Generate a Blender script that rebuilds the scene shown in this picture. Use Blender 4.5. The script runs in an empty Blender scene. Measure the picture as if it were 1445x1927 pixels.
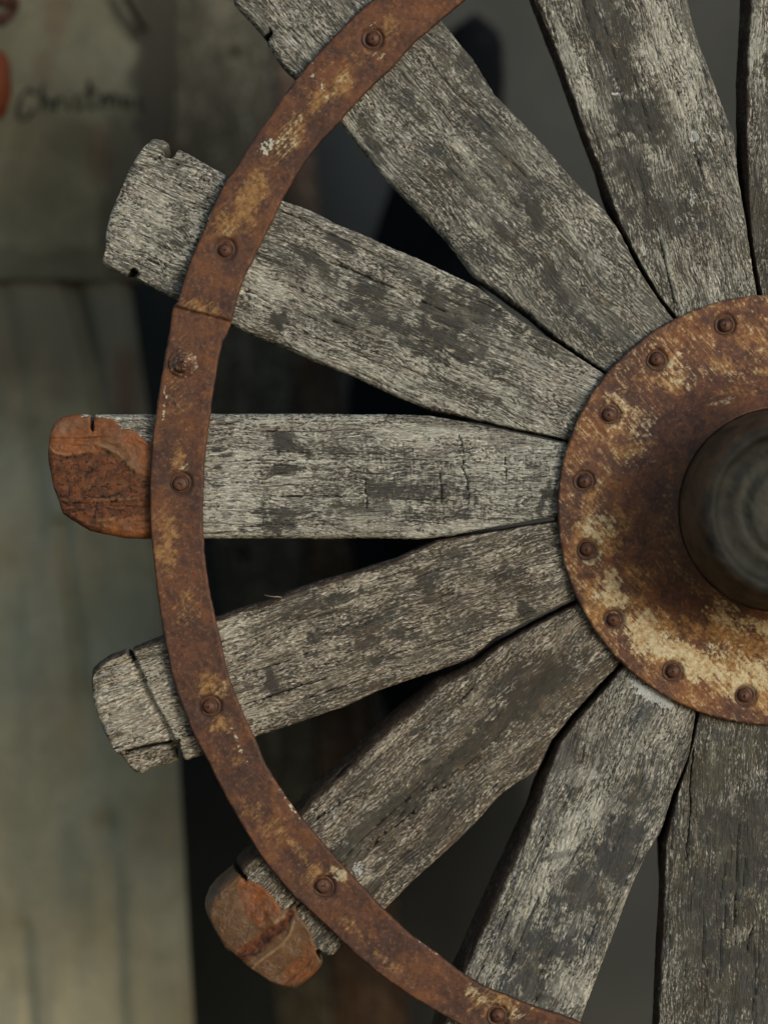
import bpy, math, random
import numpy as np
from mathutils import Vector, Matrix

# ------------------------------------------------------------------ units
S = 0.0003            # metres per photograph pixel in the plane of the wheel
D = 4500.0            # camera distance from that plane, in the same pixels
CU, CV = 722.5, 963.5
HUB = np.array([1452.0, 960.0])

sc = bpy.context.scene
col = sc.collection

def wp(u, v, d=0.0):
    """point in the plane d behind the wheel (all in plane pixels) -> metres"""
    return Vector(((u - CU) * S, d * S, (CV - v) * S + 1.0))

# ------------------------------------------------------------------ camera
cam = bpy.data.cameras.new('camera')
cam_o = bpy.data.objects.new('camera', cam)
col.objects.link(cam_o)
cam_o.location = wp(CU, CV, -D)
cam_o.rotation_euler = (math.pi / 2, 0, 0)
cam.sensor_fit = 'VERTICAL'
cam.sensor_height = 36.0
cam.sensor_width = 27.0
cam.lens = 36.0 * D / 1927.0
cam.clip_start = 0.05
cam.clip_end = 100.0
cam.dof.use_dof = True
cam.dof.focus_distance = (D - 4) * S
cam.dof.aperture_fstop = 2.0
sc.camera = cam_o

# ------------------------------------------------------------------ light
world = bpy.data.worlds.new('World')
sc.world = world
world.use_nodes = True
wn = world.node_tree
bg = wn.nodes['Background']
sky = wn.nodes.new('ShaderNodeTexSky')
sky.sky_type = 'NISHITA'
sky.sun_disc = False
SUN_DIR = Vector((0.64, -0.72, 0.20)).normalized()      # towards the sun
sky.sun_elevation = math.asin(SUN_DIR.z)
sky.sun_rotation = math.atan2(SUN_DIR.x, SUN_DIR.y)
sky.air_density = 1.0
sky.dust_density = 0.8
sky.ozone_density = 1.0
wn.links.new(sky.outputs[0], bg.inputs[0])
bg.inputs[1].default_value = 0.095
sun = bpy.data.lights.new('sun', 'SUN')
sun.energy = 1.02
sun.angle = math.radians(20)
sun.color = (1.0, 0.99, 0.965)
sun_o = bpy.data.objects.new('sun', sun)
col.objects.link(sun_o)
sun_o.rotation_euler = SUN_DIR.to_track_quat('Z', 'Y').to_euler()
sun_o.location = (1, -1, 3)

sc.view_settings.view_transform = 'Standard'
sc.view_settings.look = 'None'
sc.view_settings.exposure = 0.55
sc.view_settings.gamma = 1.0
sc.render.engine = 'CYCLES'
sc.cycles.use_denoising = True
sc.cycles.max_bounces = 6

# ------------------------------------------------------------------ noise
_rng = np.random.RandomState(7)
_LAT = _rng.rand(256, 256)

def vnoise(x, y):
    xi = np.floor(x).astype(int); yi = np.floor(y).astype(int)
    fx = x - xi; fy = y - yi
    fx = fx * fx * (3 - 2 * fx); fy = fy * fy * (3 - 2 * fy)
    a = _LAT[xi & 255, yi & 255]; b = _LAT[(xi + 1) & 255, yi & 255]
    c = _LAT[xi & 255, (yi + 1) & 255]; d = _LAT[(xi + 1) & 255, (yi + 1) & 255]
    return (a * (1 - fx) + b * fx) * (1 - fy) + (c * (1 - fx) + d * fx) * fy

def fbm(x, y, oct=4, seed=0.0):
    x = np.asarray(x, float) + seed * 13.7; y = np.asarray(y, float) + seed * 7.3
    s = 0; a = 1.0; t = 0
    for i in range(oct):
        s = s + a * (vnoise(x, y) - 0.5); t += a
        x = x * 2.03 + 17.1; y = y * 2.03 + 9.2; a *= 0.55
    return s / t * 2.0            # about -1..1

def sstep(a, b, x):
    t = np.clip((x - a) / (b - a), 0, 1)
    return t * t * (3 - 2 * t)

def blobs(U, V, lst, seed=0, rough=0.5, freq=0.05, e0=0.7, e1=1.15):
    """union of ragged elliptical patches; lst of (u, v, ra, rb, image angle deg, strength)"""
    m = np.zeros_like(U)
    if not lst: return m
    n = fbm(U * freq, V * freq, 4, seed + 3.1)
    for (u, v, ra, rb, an, st) in lst:
        c, s_ = math.cos(math.radians(an)), math.sin(math.radians(an))
        du, dv = U - u, V - v
        a = (du * c + dv * s_) / ra; b = (-du * s_ + dv * c) / rb
        d = np.sqrt(a * a + b * b) + rough * n
        m = np.maximum(m, st * (1 - sstep(e0, e1, d)))
    return m

def seg_dist(U, V, pts):
    d = np.full(U.shape, 1e9)
    for (x0, y0), (x1, y1) in zip(pts[:-1], pts[1:]):
        dx, dy = x1 - x0, y1 - y0
        t = np.clip(((U - x0) * dx + (V - y0) * dy) / (dx * dx + dy * dy), 0, 1)
        d = np.minimum(d, np.hypot(U - x0 - t * dx, V - y0 - t * dy))
    return d

def inside(U, V, poly):
    r = np.zeros(U.shape, bool)
    n = len(poly); j = n - 1
    for i in range(n):
        xi, yi = poly[i]; xj, yj = poly[j]
        if yi != yj:
            c = ((yi > V) != (yj > V)) & (U < (xj - xi) * (V - yi) / (yj - yi) + xi)
            r ^= c
        j = i
    return r

# ------------------------------------------------------------------ node helper
class NT:
    def __init__(self, name):
        self.m = bpy.data.materials.new(name); self.m.use_nodes = True
        self.t = self.m.node_tree; self.n = self.t.nodes; self.l = self.t.links
        self.bsdf = self.n['Principled BSDF']
    def new(self, typ, **kw):
        nd = self.n.new(typ)
        for k, v in kw.items(): setattr(nd, k, v)
        return nd
    def put(self, inp, v):
        if isinstance(v, bpy.types.NodeSocket): self.l.new(v, inp)
        elif isinstance(v, (tuple, list)) and len(v) == 3 and inp.type == 'RGBA': inp.default_value = (*v, 1)
        else: inp.default_value = v
    def math(self, op, a, b=0.0, c=0.0, clamp=False):
        nd = self.new('ShaderNodeMath', operation=op); nd.use_clamp = clamp
        self.put(nd.inputs[0], a); self.put(nd.inputs[1], b)
        if op in ('MULTIPLY_ADD',): self.put(nd.inputs[2], c)
        return nd.outputs[0]
    def mix(self, f, a, b, blend='MIX'):
        nd = self.new('ShaderNodeMix', data_type='RGBA', blend_type=blend)
        self.put(nd.inputs[0], f); self.put(nd.inputs[6], a); self.put(nd.inputs[7], b)
        return nd.outputs[2]
    def step(self, x, a, b):
        nd = self.new('ShaderNodeMapRange', interpolation_type='SMOOTHSTEP')
        self.put(nd.inputs[0], x); nd.inputs[1].default_value = a; nd.inputs[2].default_value = b
        return nd.outputs[0]
    def attr(self, name):
        nd = self.new('ShaderNodeAttribute', attribute_name=name); return nd
    def sep(self, c):
        nd = self.new('ShaderNodeSeparateColor'); self.l.new(c, nd.inputs[0]); return nd.outputs
    def coords(self, src, scale, loc=(0, 0, 0), rot=(0, 0, 0)):
        nd = self.new('ShaderNodeMapping'); self.l.new(src, nd.inputs[0])
        nd.inputs['Location'].default_value = loc; nd.inputs['Rotation'].default_value = rot
        nd.inputs['Scale'].default_value = scale
        return nd.outputs[0]
    def noise(self, vec, detail=5, rough=0.6, dist=0.0, scale=1.0):
        nd = self.new('ShaderNodeTexNoise'); self.l.new(vec, nd.inputs['Vector'])
        nd.inputs['Scale'].default_value = scale; nd.inputs['Detail'].default_value = detail
        nd.inputs['Roughness'].default_value = rough; nd.inputs['Distortion'].default_value = dist
        return nd.outputs[0]
    def bump(self, h, dist, strength=1.0):
        nd = self.new('ShaderNodeBump'); nd.inputs['Distance'].default_value = dist
        nd.inputs['Strength'].default_value = strength; self.l.new(h, nd.inputs['Height'])
        self.l.new(nd.outputs[0], self.bsdf.inputs['Normal'])
    def fin(self, color, rough, spec=0.3):
        self.put(self.bsdf.inputs['Base Color'], color); self.put(self.bsdf.inputs['Roughness'], rough)
        self.put(self.bsdf.inputs['Specular IOR Level'], spec)
        return self.m

def srgb(r, g, b):
    f = lambda c: ((c / 255 + 0.055) / 1.055) ** 2.4 if c > 10 else c / 255 / 12.92
    return (f(r), f(g), f(b))

# ------------------------------------------------------------------ materials
def wood_mat(name, seed, bias=0.0, check=0.0, warm=0.5, soft=1.0, light=(180, 178, 164), dark=(84, 79, 68), slate=(68, 73, 77),
             grain=1.0, amp=1.0, mul=None):
    k = NT(name)
    uv = k.new('ShaderNodeUVMap', uv_map='grain').outputs[0]
    mk = k.sep(k.attr('masks').outputs['Color']); mk2 = k.sep(k.attr('masks_more').outputs['Color'])
    o = (seed * 3.3, seed * 5.7, seed * 1.9)
    wv = k.noise(k.coords(uv, (0.9, 1.1, 1), (o[1], o[0], 40)), 2, 0.5)
    cx = k.new('ShaderNodeCombineXYZ'); k.l.new(k.math('MULTIPLY', k.math('SUBTRACT', wv, 0.5), 0.3), cx.inputs[1])
    ad = k.new('ShaderNodeVectorMath', operation='ADD'); k.l.new(uv, ad.inputs[0]); k.l.new(cx.outputs[0], ad.inputs[1])
    uv = ad.outputs[0]
    # flakes of silvered surface, long with the grain
    A = k.noise(k.coords(uv, (2.7, 12.0, 1), o), 8, 0.70, 0.25)
    A2 = k.noise(k.coords(uv, (6.0, 25.0, 1), (o[1], o[0], 2)), 5, 0.72, 0.2)
    B = k.noise(k.coords(uv, (0.75, 1.7, 1), (o[2], o[0], 4)), 4, 0.6, 0.6)
    Bm = k.noise(k.coords(uv, (2.0, 4.2, 1), (o[0], o[2], 14)), 4, 0.6, 0.6)
    C = k.noise(k.coords(uv, (1.1, 2.2, 1), (o[0], o[2], 7)), 4, 0.6, 0.3)
    E = k.noise(k.coords(uv, (1.1 * grain, 27 * grain, 1), (o[1], o[2], 9)), 3, 0.6, 0.2)
    X = k.noise(k.coords(uv, (26, 4, 1), (o[1], o[2], 11)), 4, 0.6, 0.4)
    Fn = k.noise(k.coords(uv, (12, 40, 1), (o[2], o[0], 5)), 4, 0.65, 0.2)
    K = k.noise(k.coords(uv, (13.0, 27, 1), (o[0], o[1], 17)), 5, 0.74, 0.35)
    Kz = k.step(k.noise(k.coords(uv, (1.3, 2.6, 1), (o[1], o[0], 19)), 4, 0.6, 0.5), 0.40, 0.62)
    L = k.math('MULTIPLY_ADD', k.math('SUBTRACT', B, 0.5), 0.45, k.math('MULTIPLY_ADD', A2, 0.55, k.math('MULTIPLY', A, 0.57)))
    L = k.math('MULTIPLY_ADD', k.math('SUBTRACT', K, 0.5), k.math('MULTIPLY_ADD', Kz, 1.5, 0.5), L)
    L = k.math('MULTIPLY_ADD', k.math('SUBTRACT', Bm, 0.5), 0.30, L)
    L = k.math('MULTIPLY_ADD', k.math('SUBTRACT', E, 0.5), 0.55, L)
    L = k.math('MULTIPLY_ADD', k.math('SUBTRACT', Fn, 0.5), 0.30, L)
    if check:
        L = k.math('MULTIPLY_ADD', k.math('SUBTRACT', X, 0.5), k.math('MULTIPLY', mk2[2], check), L)
    L = k.math('ADD', L, bias)
    L = k.math('MULTIPLY_ADD', mk[0], -0.23, L)
    L = k.math('MULTIPLY_ADD', mk[1], 0.11, L)
    fl = k.step(L, 0.47 - 0.03 * soft, 0.66 + 0.04 * soft)
    lo = k.mix(k.step(k.math('ADD', C, k.math('MULTIPLY', mk[0], 0.10)), 0.40, 0.62), srgb(*dark), srgb(*slate))
    lo = k.mix(k.step(A2, 0.35, 0.75), lo, k.mix(0.45, lo, srgb(120, 116, 102)))
    hi = k.mix(k.step(C, 0.38, 0.66), srgb(*light), k.mix(warm, srgb(158, 158, 150), srgb(164, 150, 130)))
    hi = k.mix(k.math('MULTIPLY', k.step(k.math('MULTIPLY_ADD', Fn, 0.5, k.math('MULTIPLY', A2, 0.5)), 0.49, 0.60), 0.95), hi, srgb(236, 232, 218))
    c = k.mix(k.math('MULTIPLY', fl, 0.95), lo, hi)
    deep = k.math('MULTIPLY', k.step(K, 0.46, 0.34), k.math('MULTIPLY_ADD', Kz, 0.65, 0.25))
    c = k.mix(deep, c, k.mix(Bm, srgb(42, 40, 38), srgb(66, 56, 44)))
    # worn smooth stretches and stained patches with ragged rims
    sm = k.step(k.noise(k.coords(uv, (0.7, 2.4, 1), (o[1], o[2], 51)), 5, 0.62, 0.3), 0.50, 0.60)
    c = k.mix(k.math('MULTIPLY', sm, 0.36), c, k.mix(k.step(E, 0.35, 0.65), srgb(*[int(x * 0.66) for x in light]), srgb(*[int(x * 0.86) for x in light])))
    dk = k.step(k.math('MULTIPLY_ADD', k.math('SUBTRACT', K, 0.5), 1.9, k.math('MULTIPLY_ADD', k.math('SUBTRACT', A, 0.5), 1.7, mk[0])), 0.45, 0.66)
    c = k.mix(k.math('MULTIPLY', dk, k.math('MULTIPLY_ADD', Fn, 0.5, 0.30)), c, k.mix(k.step(k.math('MULTIPLY_ADD', Fn, 0.4, k.math('MULTIPLY', C, 0.6)), 0.40, 0.60), srgb(*[int(x * 0.86) for x in slate]), srgb(*[int(x * 0.92) for x in dark])))
    lt = k.step(k.math('MULTIPLY_ADD', k.math('SUBTRACT', K, 0.5), 1.6, k.math('MULTIPLY_ADD', k.math('SUBTRACT', A, 0.5), 1.6, mk[1])), 0.50, 0.85)
    c = k.mix(k.math('MULTIPLY', lt, 0.42), c, k.mix(k.step(A2, 0.4, 0.65), srgb(*light), srgb(226, 224, 210)))
    # open pores and hair checks between the fibres
    pore = k.math('MULTIPLY', k.step(E, 0.42, 0.30), k.step(Bm, 0.40, 0.62))
    c = k.mix(k.math('MULTIPLY', pore, 0.85), c, srgb(44, 39, 33))
    pit = k.step(k.noise(k.coords(uv, (11, 24, 1), (o[2], o[1], 21)), 3, 0.6, 0.4), 0.36, 0.29)
    c = k.mix(k.math('MULTIPLY', pit, 0.8), c, srgb(38, 36, 34))
    st = k.step(k.noise(k.coords(uv, (0.9, 2.6, 1), (o[1], o[1], 31)), 5, 0.65, 0.8), 0.54, 0.72)
    c = k.mix(k.math('MULTIPLY', st, 0.35), c, srgb(100, 86, 68))
    c = k.mix(k.math('MULTIPLY', mk2[1], 0.9), c, k.mix(A, srgb(38, 26, 19), srgb(78, 58, 44)))
    wn_ = k.math('ADD', mk[2], k.math('MULTIPLY', k.math('SUBTRACT', k.math('MULTIPLY_ADD', K, 0.5, k.math('MULTIPLY', Fn, 0.5)), 0.50), 4.0))
    c = k.mix(k.math('MULTIPLY', k.step(wn_, 0.55, 0.75), k.step(mk[2], 0.05, 0.3)), c, srgb(214, 216, 214))
    c = k.mix(k.step(mk2[0], 0.35, 0.9), c, srgb(22, 19, 17))
    c = k.mix(1.0, c, mul or (0.93, 1.0, 1.07), 'MULTIPLY')
    h = k.math('MULTIPLY_ADD', fl, 0.35, k.math('MULTIPLY_ADD', A2, 0.5, k.math('MULTIPLY', E, 0.7)))
    h = k.math('MULTIPLY_ADD', A, 0.5, k.math('MULTIPLY_ADD', K, 0.9, h))
    h = k.math('SUBTRACT', h, k.math('MULTIPLY_ADD', pore, 0.35, k.math('MULTIPLY', pit, 0.5)))
    k.bump(h, 0.0011 * amp, 0.9)
    return k.fin(c, 0.82, 0.22)

def rust_mat(name, seed, stroke=0.7, och_k=0.75, tone=(0.64, 0.66, 0.68), rough=0.52):
    k = NT(name)
    P = k.new('ShaderNodeTexCoord').outputs['Object']
    mk = k.sep(k.attr('masks').outputs['Color'])
    u = 1 / (100 * S)
    n1 = k.noise(k.coords(P, (u * 0.75,) * 3, (seed, 0, seed)), 4, 0.6, 0.4)
    n2 = k.noise(k.coords(P, (u * 3.2,) * 3, (0, seed, 3)), 8, 0.7, 0.5)
    n3 = k.noise(k.coords(P, (u * 14,) * 3, (0, seed, 5)), 5, 0.7, 0.2)
    rp = k.coords(P, (1, 1, 1), (0, 0, 0), (0, math.radians(-48 if stroke > 0 else 40), 0))
    ns = k.noise(k.coords(rp, (u * 16, u * 6, u * 2.4), (seed, 2, 1)), 6, 0.68, 0.6)
    base = k.mix(k.step(k.math('MULTIPLY_ADD', n2, 0.5, k.math('MULTIPLY', n1, 0.5)), 0.42, 0.60), srgb(90, 64, 58), srgb(134, 88, 64))
    n5 = k.noise(k.coords(P, (u * 1.6,) * 3, (seed, 4, 3)), 6, 0.7, 0.8)
    base = k.mix(k.math('MULTIPLY', k.step(n5, 0.50, 0.66), 0.6), base, srgb(78, 58, 56))
    base = k.mix(k.math('MULTIPLY', k.step(n5, 0.46, 0.34), 0.5), base, srgb(146, 92, 54))
    base = k.mix(k.math('MULTIPLY', k.step(n3, 0.52, 0.74), 0.7), base, srgb(172, 124, 90))
    base = k.mix(k.math('MULTIPLY', k.step(n3, 0.44, 0.30), 0.65), base, srgb(66, 42, 36))
    f = k.math('MULTIPLY_ADD', k.math('SUBTRACT', n2, 0.5), 1.3, k.math('MULTIPLY_ADD', k.math('SUBTRACT', ns, 0.5), 2.1, mk[0]))
    f = k.math('MULTIPLY_ADD', k.math('SUBTRACT', n1, 0.5), 0.8, f)
    f = k.math('MULTIPLY_ADD', k.math('SUBTRACT', n3, 0.5), 0.9, f)
    och = k.math('MULTIPLY', k.step(f, 0.22, 1.0), 0.9)
    c = k.mix(k.math('MULTIPLY', och, och_k), base, k.mix(k.step(n3, 0.3, 0.72), srgb(150, 100, 58), srgb(206, 164, 112)))
    f2 = k.math('MULTIPLY_ADD', k.math('SUBTRACT', n2, 0.5), 1.7, k.math('MULTIPLY_ADD', k.math('SUBTRACT', ns, 0.5), 2.4, mk[1]))
    f2 = k.math('MULTIPLY_ADD', k.math('SUBTRACT', n3, 0.5), 1.5, f2)
    cr = k.math('MULTIPLY', k.step(f2, 0.32, 0.95), k.step(mk[1], 0.03, 0.25))
    c = k.mix(k.math('MULTIPLY', cr, 0.92), c, k.mix(k.step(n3, 0.34, 0.68), srgb(196, 156, 106), srgb(236, 226, 194)))
    f3 = k.math('MULTIPLY_ADD', k.math('SUBTRACT', n3, 0.5), 5.5, k.math('MULTIPLY', mk[2], 0.72))
    c = k.mix(k.math('MULTIPLY', k.step(f3, 0.62, 0.80), k.step(mk[2], 0.05, 0.4)), c, srgb(226, 220, 204))
    sp = k.step(k.noise(k.coords(P, (u * 9,) * 3, (seed, 9, 5)), 4, 0.7), 0.69, 0.75)
    c = k.mix(k.math('MULTIPLY', sp, 0.8), c, srgb(204, 176, 140))
    c = k.mix(1.0, c, tone, 'MULTIPLY')
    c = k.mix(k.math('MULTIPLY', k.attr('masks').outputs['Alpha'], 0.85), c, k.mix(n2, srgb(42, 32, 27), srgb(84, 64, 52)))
    h = k.math('MULTIPLY_ADD', n2, 0.55, k.math('MULTIPLY_ADD', n3, 0.6, k.math('MULTIPLY', ns, 0.35)))
    h = k.math('MULTIPLY_ADD', cr, 0.15, h)
    k.bump(h, 0.0007, 0.9)
    return k.fin(c, k.math('MULTIPLY_ADD', n2, 0.3, rough), 0.3)

def filler_mat():
    k = NT('wood_filler')
    P = k.new('ShaderNodeTexCoord').outputs['Object']
    mk = k.sep(k.attr('masks').outputs['Color'])
    u = 1 / (100 * S)
    n1 = k.noise(k.coords(P, (u * 2.0, u * 2.0, u * 2.6)), 5, 0.6, 1.0)
    n2 = k.noise(k.coords(P, (u * 7,) * 3), 6, 0.65, 0.5)
    n4 = k.noise(k.coords(P, (u * 24,) * 3), 4, 0.6, 0.2)
    pitn = k.noise(k.coords(P, (u * 9, u * 9, u * 16), (3, 1, 2)), 4, 0.7, 0.8)
    c = k.mix(k.step(n1, 0.35, 0.65), srgb(124, 72, 36), srgb(98, 62, 38))
    c = k.mix(k.math('MULTIPLY', k.step(n2, 0.45, 0.75), 0.5), c, srgb(150, 98, 52))
    por = k.mix(k.step(n2, 0.36, 0.66), srgb(64, 34, 19), srgb(108, 60, 31))
    c = k.mix(mk[0], c, por)
    c = k.mix(mk[1], c, k.mix(k.step(n1, 0.35, 0.7), srgb(78, 62, 45), srgb(104, 80, 56)))
    pit = k.math('MULTIPLY', k.step(pitn, 0.41, 0.36), k.step(mk[0], 0.2, 0.8))
    c = k.mix(k.math('MULTIPLY', pit, 0.95), c, srgb(28, 12, 8))
    c = k.mix(mk[2], c, srgb(190, 162, 124))
    c = k.mix(k.attr('masks').outputs['Alpha'], c, srgb(26, 11, 7))
    h = k.math('SUBTRACT', k.math('MULTIPLY_ADD', n2, 0.5, k.math('MULTIPLY', n4, 0.25)), k.math('MULTIPLY', pit, 1.2))
    k.bump(k.math('MULTIPLY_ADD', n1, 1.0, h), 0.0014, 0.9)
    return k.fin(c, k.math('MULTIPLY_ADD', mk[0], 0.2, 0.46), 0.4)

def nave_mat():
    k = NT('greasy_iron')
    P = k.new('ShaderNodeTexCoord').outputs['Object']
    mk = k.sep(k.attr('masks').outputs['Color'])
    u = 1 / (100 * S)
    n1 = k.noise(k.coords(P, (u * 1.6,) * 3), 5, 0.6, 0.6)
    n2 = k.noise(k.coords(P, (u * 7,) * 3), 6, 0.7, 0.5)
    side = k.mix(k.step(n1, 0.35, 0.65), srgb(66, 52, 38), srgb(98, 76, 56))
    face = k.mix(k.step(n1, 0.35, 0.68), srgb(40, 42, 40), srgb(64, 64, 58))
    c = k.mix(mk[0], side, face)
    c = k.mix(mk[1], c, k.mix(n1, srgb(66, 68, 62), srgb(90, 90, 82)))
    c = k.mix(k.math('MULTIPLY', k.step(n2, 0.58, 0.8), 0.35), c, srgb(104, 92, 72))
    c = k.mix(k.math('MULTIPLY', k.step(n2, 0.42, 0.28), 0.6), c, srgb(24, 22, 20))
    c = k.mix(mk[0], c, k.mix(1.0, c, (0.52, 0.54, 0.54), 'MULTIPLY'))
    k.bump(k.math('MULTIPLY_ADD', n2, 0.7, n1), 0.0010, 0.8)
    return k.fin(c, 0.66, 0.25)

def plain_mat(name, c1, c2, scale=(1, 1, 1), rough=0.85, bump=0.0008, spec=0.2, detail=6, contrast=(0.35, 0.65), weave=0.0):
    k = NT(name)
    P = k.new('ShaderNodeTexCoord').outputs['Object']
    u = 1 / (100 * S)
    n = k.noise(k.coords(P, tuple(u * s for s in scale)), detail, 0.62, 0.4)
    n2 = k.noise(k.coords(P, (u * 9, u * 9, u * 9)), 4, 0.6)
    c = k.mix(k.step(n, *contrast), srgb(*c1), srgb(*c2))
    c = k.mix(k.math('MULTIPLY', k.step(n2, 0.45, 0.7), 0.25), c, srgb(*[min(255, int(x * 1.25)) for x in c2]))
    h = k.math('MULTIPLY_ADD', n2, 0.5, n)
    if weave:
        for ang in (0, 1):
            w = k.new('ShaderNodeTexWave', wave_type='BANDS', bands_direction='X' if ang else 'Z')
            k.l.new(P, w.inputs[0]); w.inputs['Scale'].default_value = u * weave; w.inputs['Distortion'].default_value = 0.6
            h = k.math('MULTIPLY_ADD', w.outputs[1], 0.3, h)
            c = k.mix(k.math('MULTIPLY', w.outputs[1], 0.12), c, srgb(*[int(x * 0.6) for x in c1]))
    k.bump(h, bump, 0.8)
    return k.fin(c, rough, spec)

def shade_stain_mat(name, c1, c2, cdark, cstain):
    """paint or cloth with stain masks from the attribute"""
    k = NT(name)
    P = k.new('ShaderNodeTexCoord').outputs['Object']
    mk = k.sep(k.attr('masks').outputs['Color'])
    u = 1 / (100 * S)
    n = k.noise(k.coords(P, (u * 0.9, u * 0.9, u * 0.9)), 6, 0.62, 0.5)
    n2 = k.noise(k.coords(P, (u * 8,) * 3), 5, 0.65)
    c = k.mix(k.step(n, 0.35, 0.65), srgb(*c1), srgb(*c2))
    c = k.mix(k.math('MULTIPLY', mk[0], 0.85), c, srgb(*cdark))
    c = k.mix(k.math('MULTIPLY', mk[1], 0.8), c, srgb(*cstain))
    c = k.mix(k.math('MULTIPLY', k.step(n2, 0.5, 0.7), 0.2), c, srgb(*cdark))
    k.bump(k.math('MULTIPLY_ADD', n2, 0.6, n), 0.001, 0.8)
    return k.fin(c, 0.85, 0.2)

# ------------------------------------------------------------------ object helpers
def add(name, verts, faces, mat, parent=None, colors=None, smooth=True, matrix=None, uv=None):
    me = bpy.data.meshes.new(name)
    me.from_pydata([], [], [])
    verts = np.asarray(verts, np.float32)
    loops = np.concatenate([np.asarray(f, np.int32) for f in faces]) if not isinstance(faces, np.ndarray) else faces.ravel().astype(np.int32)
    tot = np.array([len(f) for f in faces], np.int32) if not isinstance(faces, np.ndarray) else np.full(len(faces), faces.shape[1], np.int32)
    me.vertices.add(len(verts)); me.vertices.foreach_set('co', verts.ravel())
    me.loops.add(len(loops)); me.loops.foreach_set('vertex_index', loops)
    me.polygons.add(len(tot))
    me.polygons.foreach_set('loop_start', np.concatenate([[0], np.cumsum(tot)[:-1]]).astype(np.int32))
    me.update(calc_edges=True)
    me.validate()
    if smooth: me.polygons.foreach_set('use_smooth', np.ones(len(me.polygons), bool))
    if colors:
        for an, arr in colors.items():
            a = me.color_attributes.new(an, 'FLOAT_COLOR', 'POINT')
            a.data.foreach_set('color', np.asarray(arr, np.float32).ravel())
    if uv is not None:
        l = me.uv_layers.new(name='grain')
        vi = np.empty(len(me.loops), np.int32); me.loops.foreach_get('vertex_index', vi)
        l.data.foreach_set('uv', np.asarray(uv, np.float32)[vi].ravel())
    me.materials.append(mat)
    o = bpy.data.objects.new(name, me)
    col.objects.link(o)
    if parent: o.parent = parent
    if matrix is not None: o.matrix_local = matrix
    return o

def empty(name, loc):
    o = bpy.data.objects.new(name, None); o.empty_display_size = 0.05
    col.objects.link(o); o.location = loc
    return o

def tag(o, label=None, cat=None, group=None, kind=None):
    if label: o['label'] = label
    if cat: o['category'] = cat
    if group: o['group'] = group
    if kind: o['kind'] = kind
    return o

def grid_faces(nr, nc, close=True):
    i = np.arange(nr - 1)[:, None]; j = np.arange(nc if close else nc - 1)[None, :]
    j2 = (j + 1) % nc
    a = i * nc + j; b = i * nc + j2; c = (i + 1) * nc + j2; d = (i + 1) * nc + j
    return np.stack([a, d, c, b], -1).reshape(-1, 4)

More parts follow.
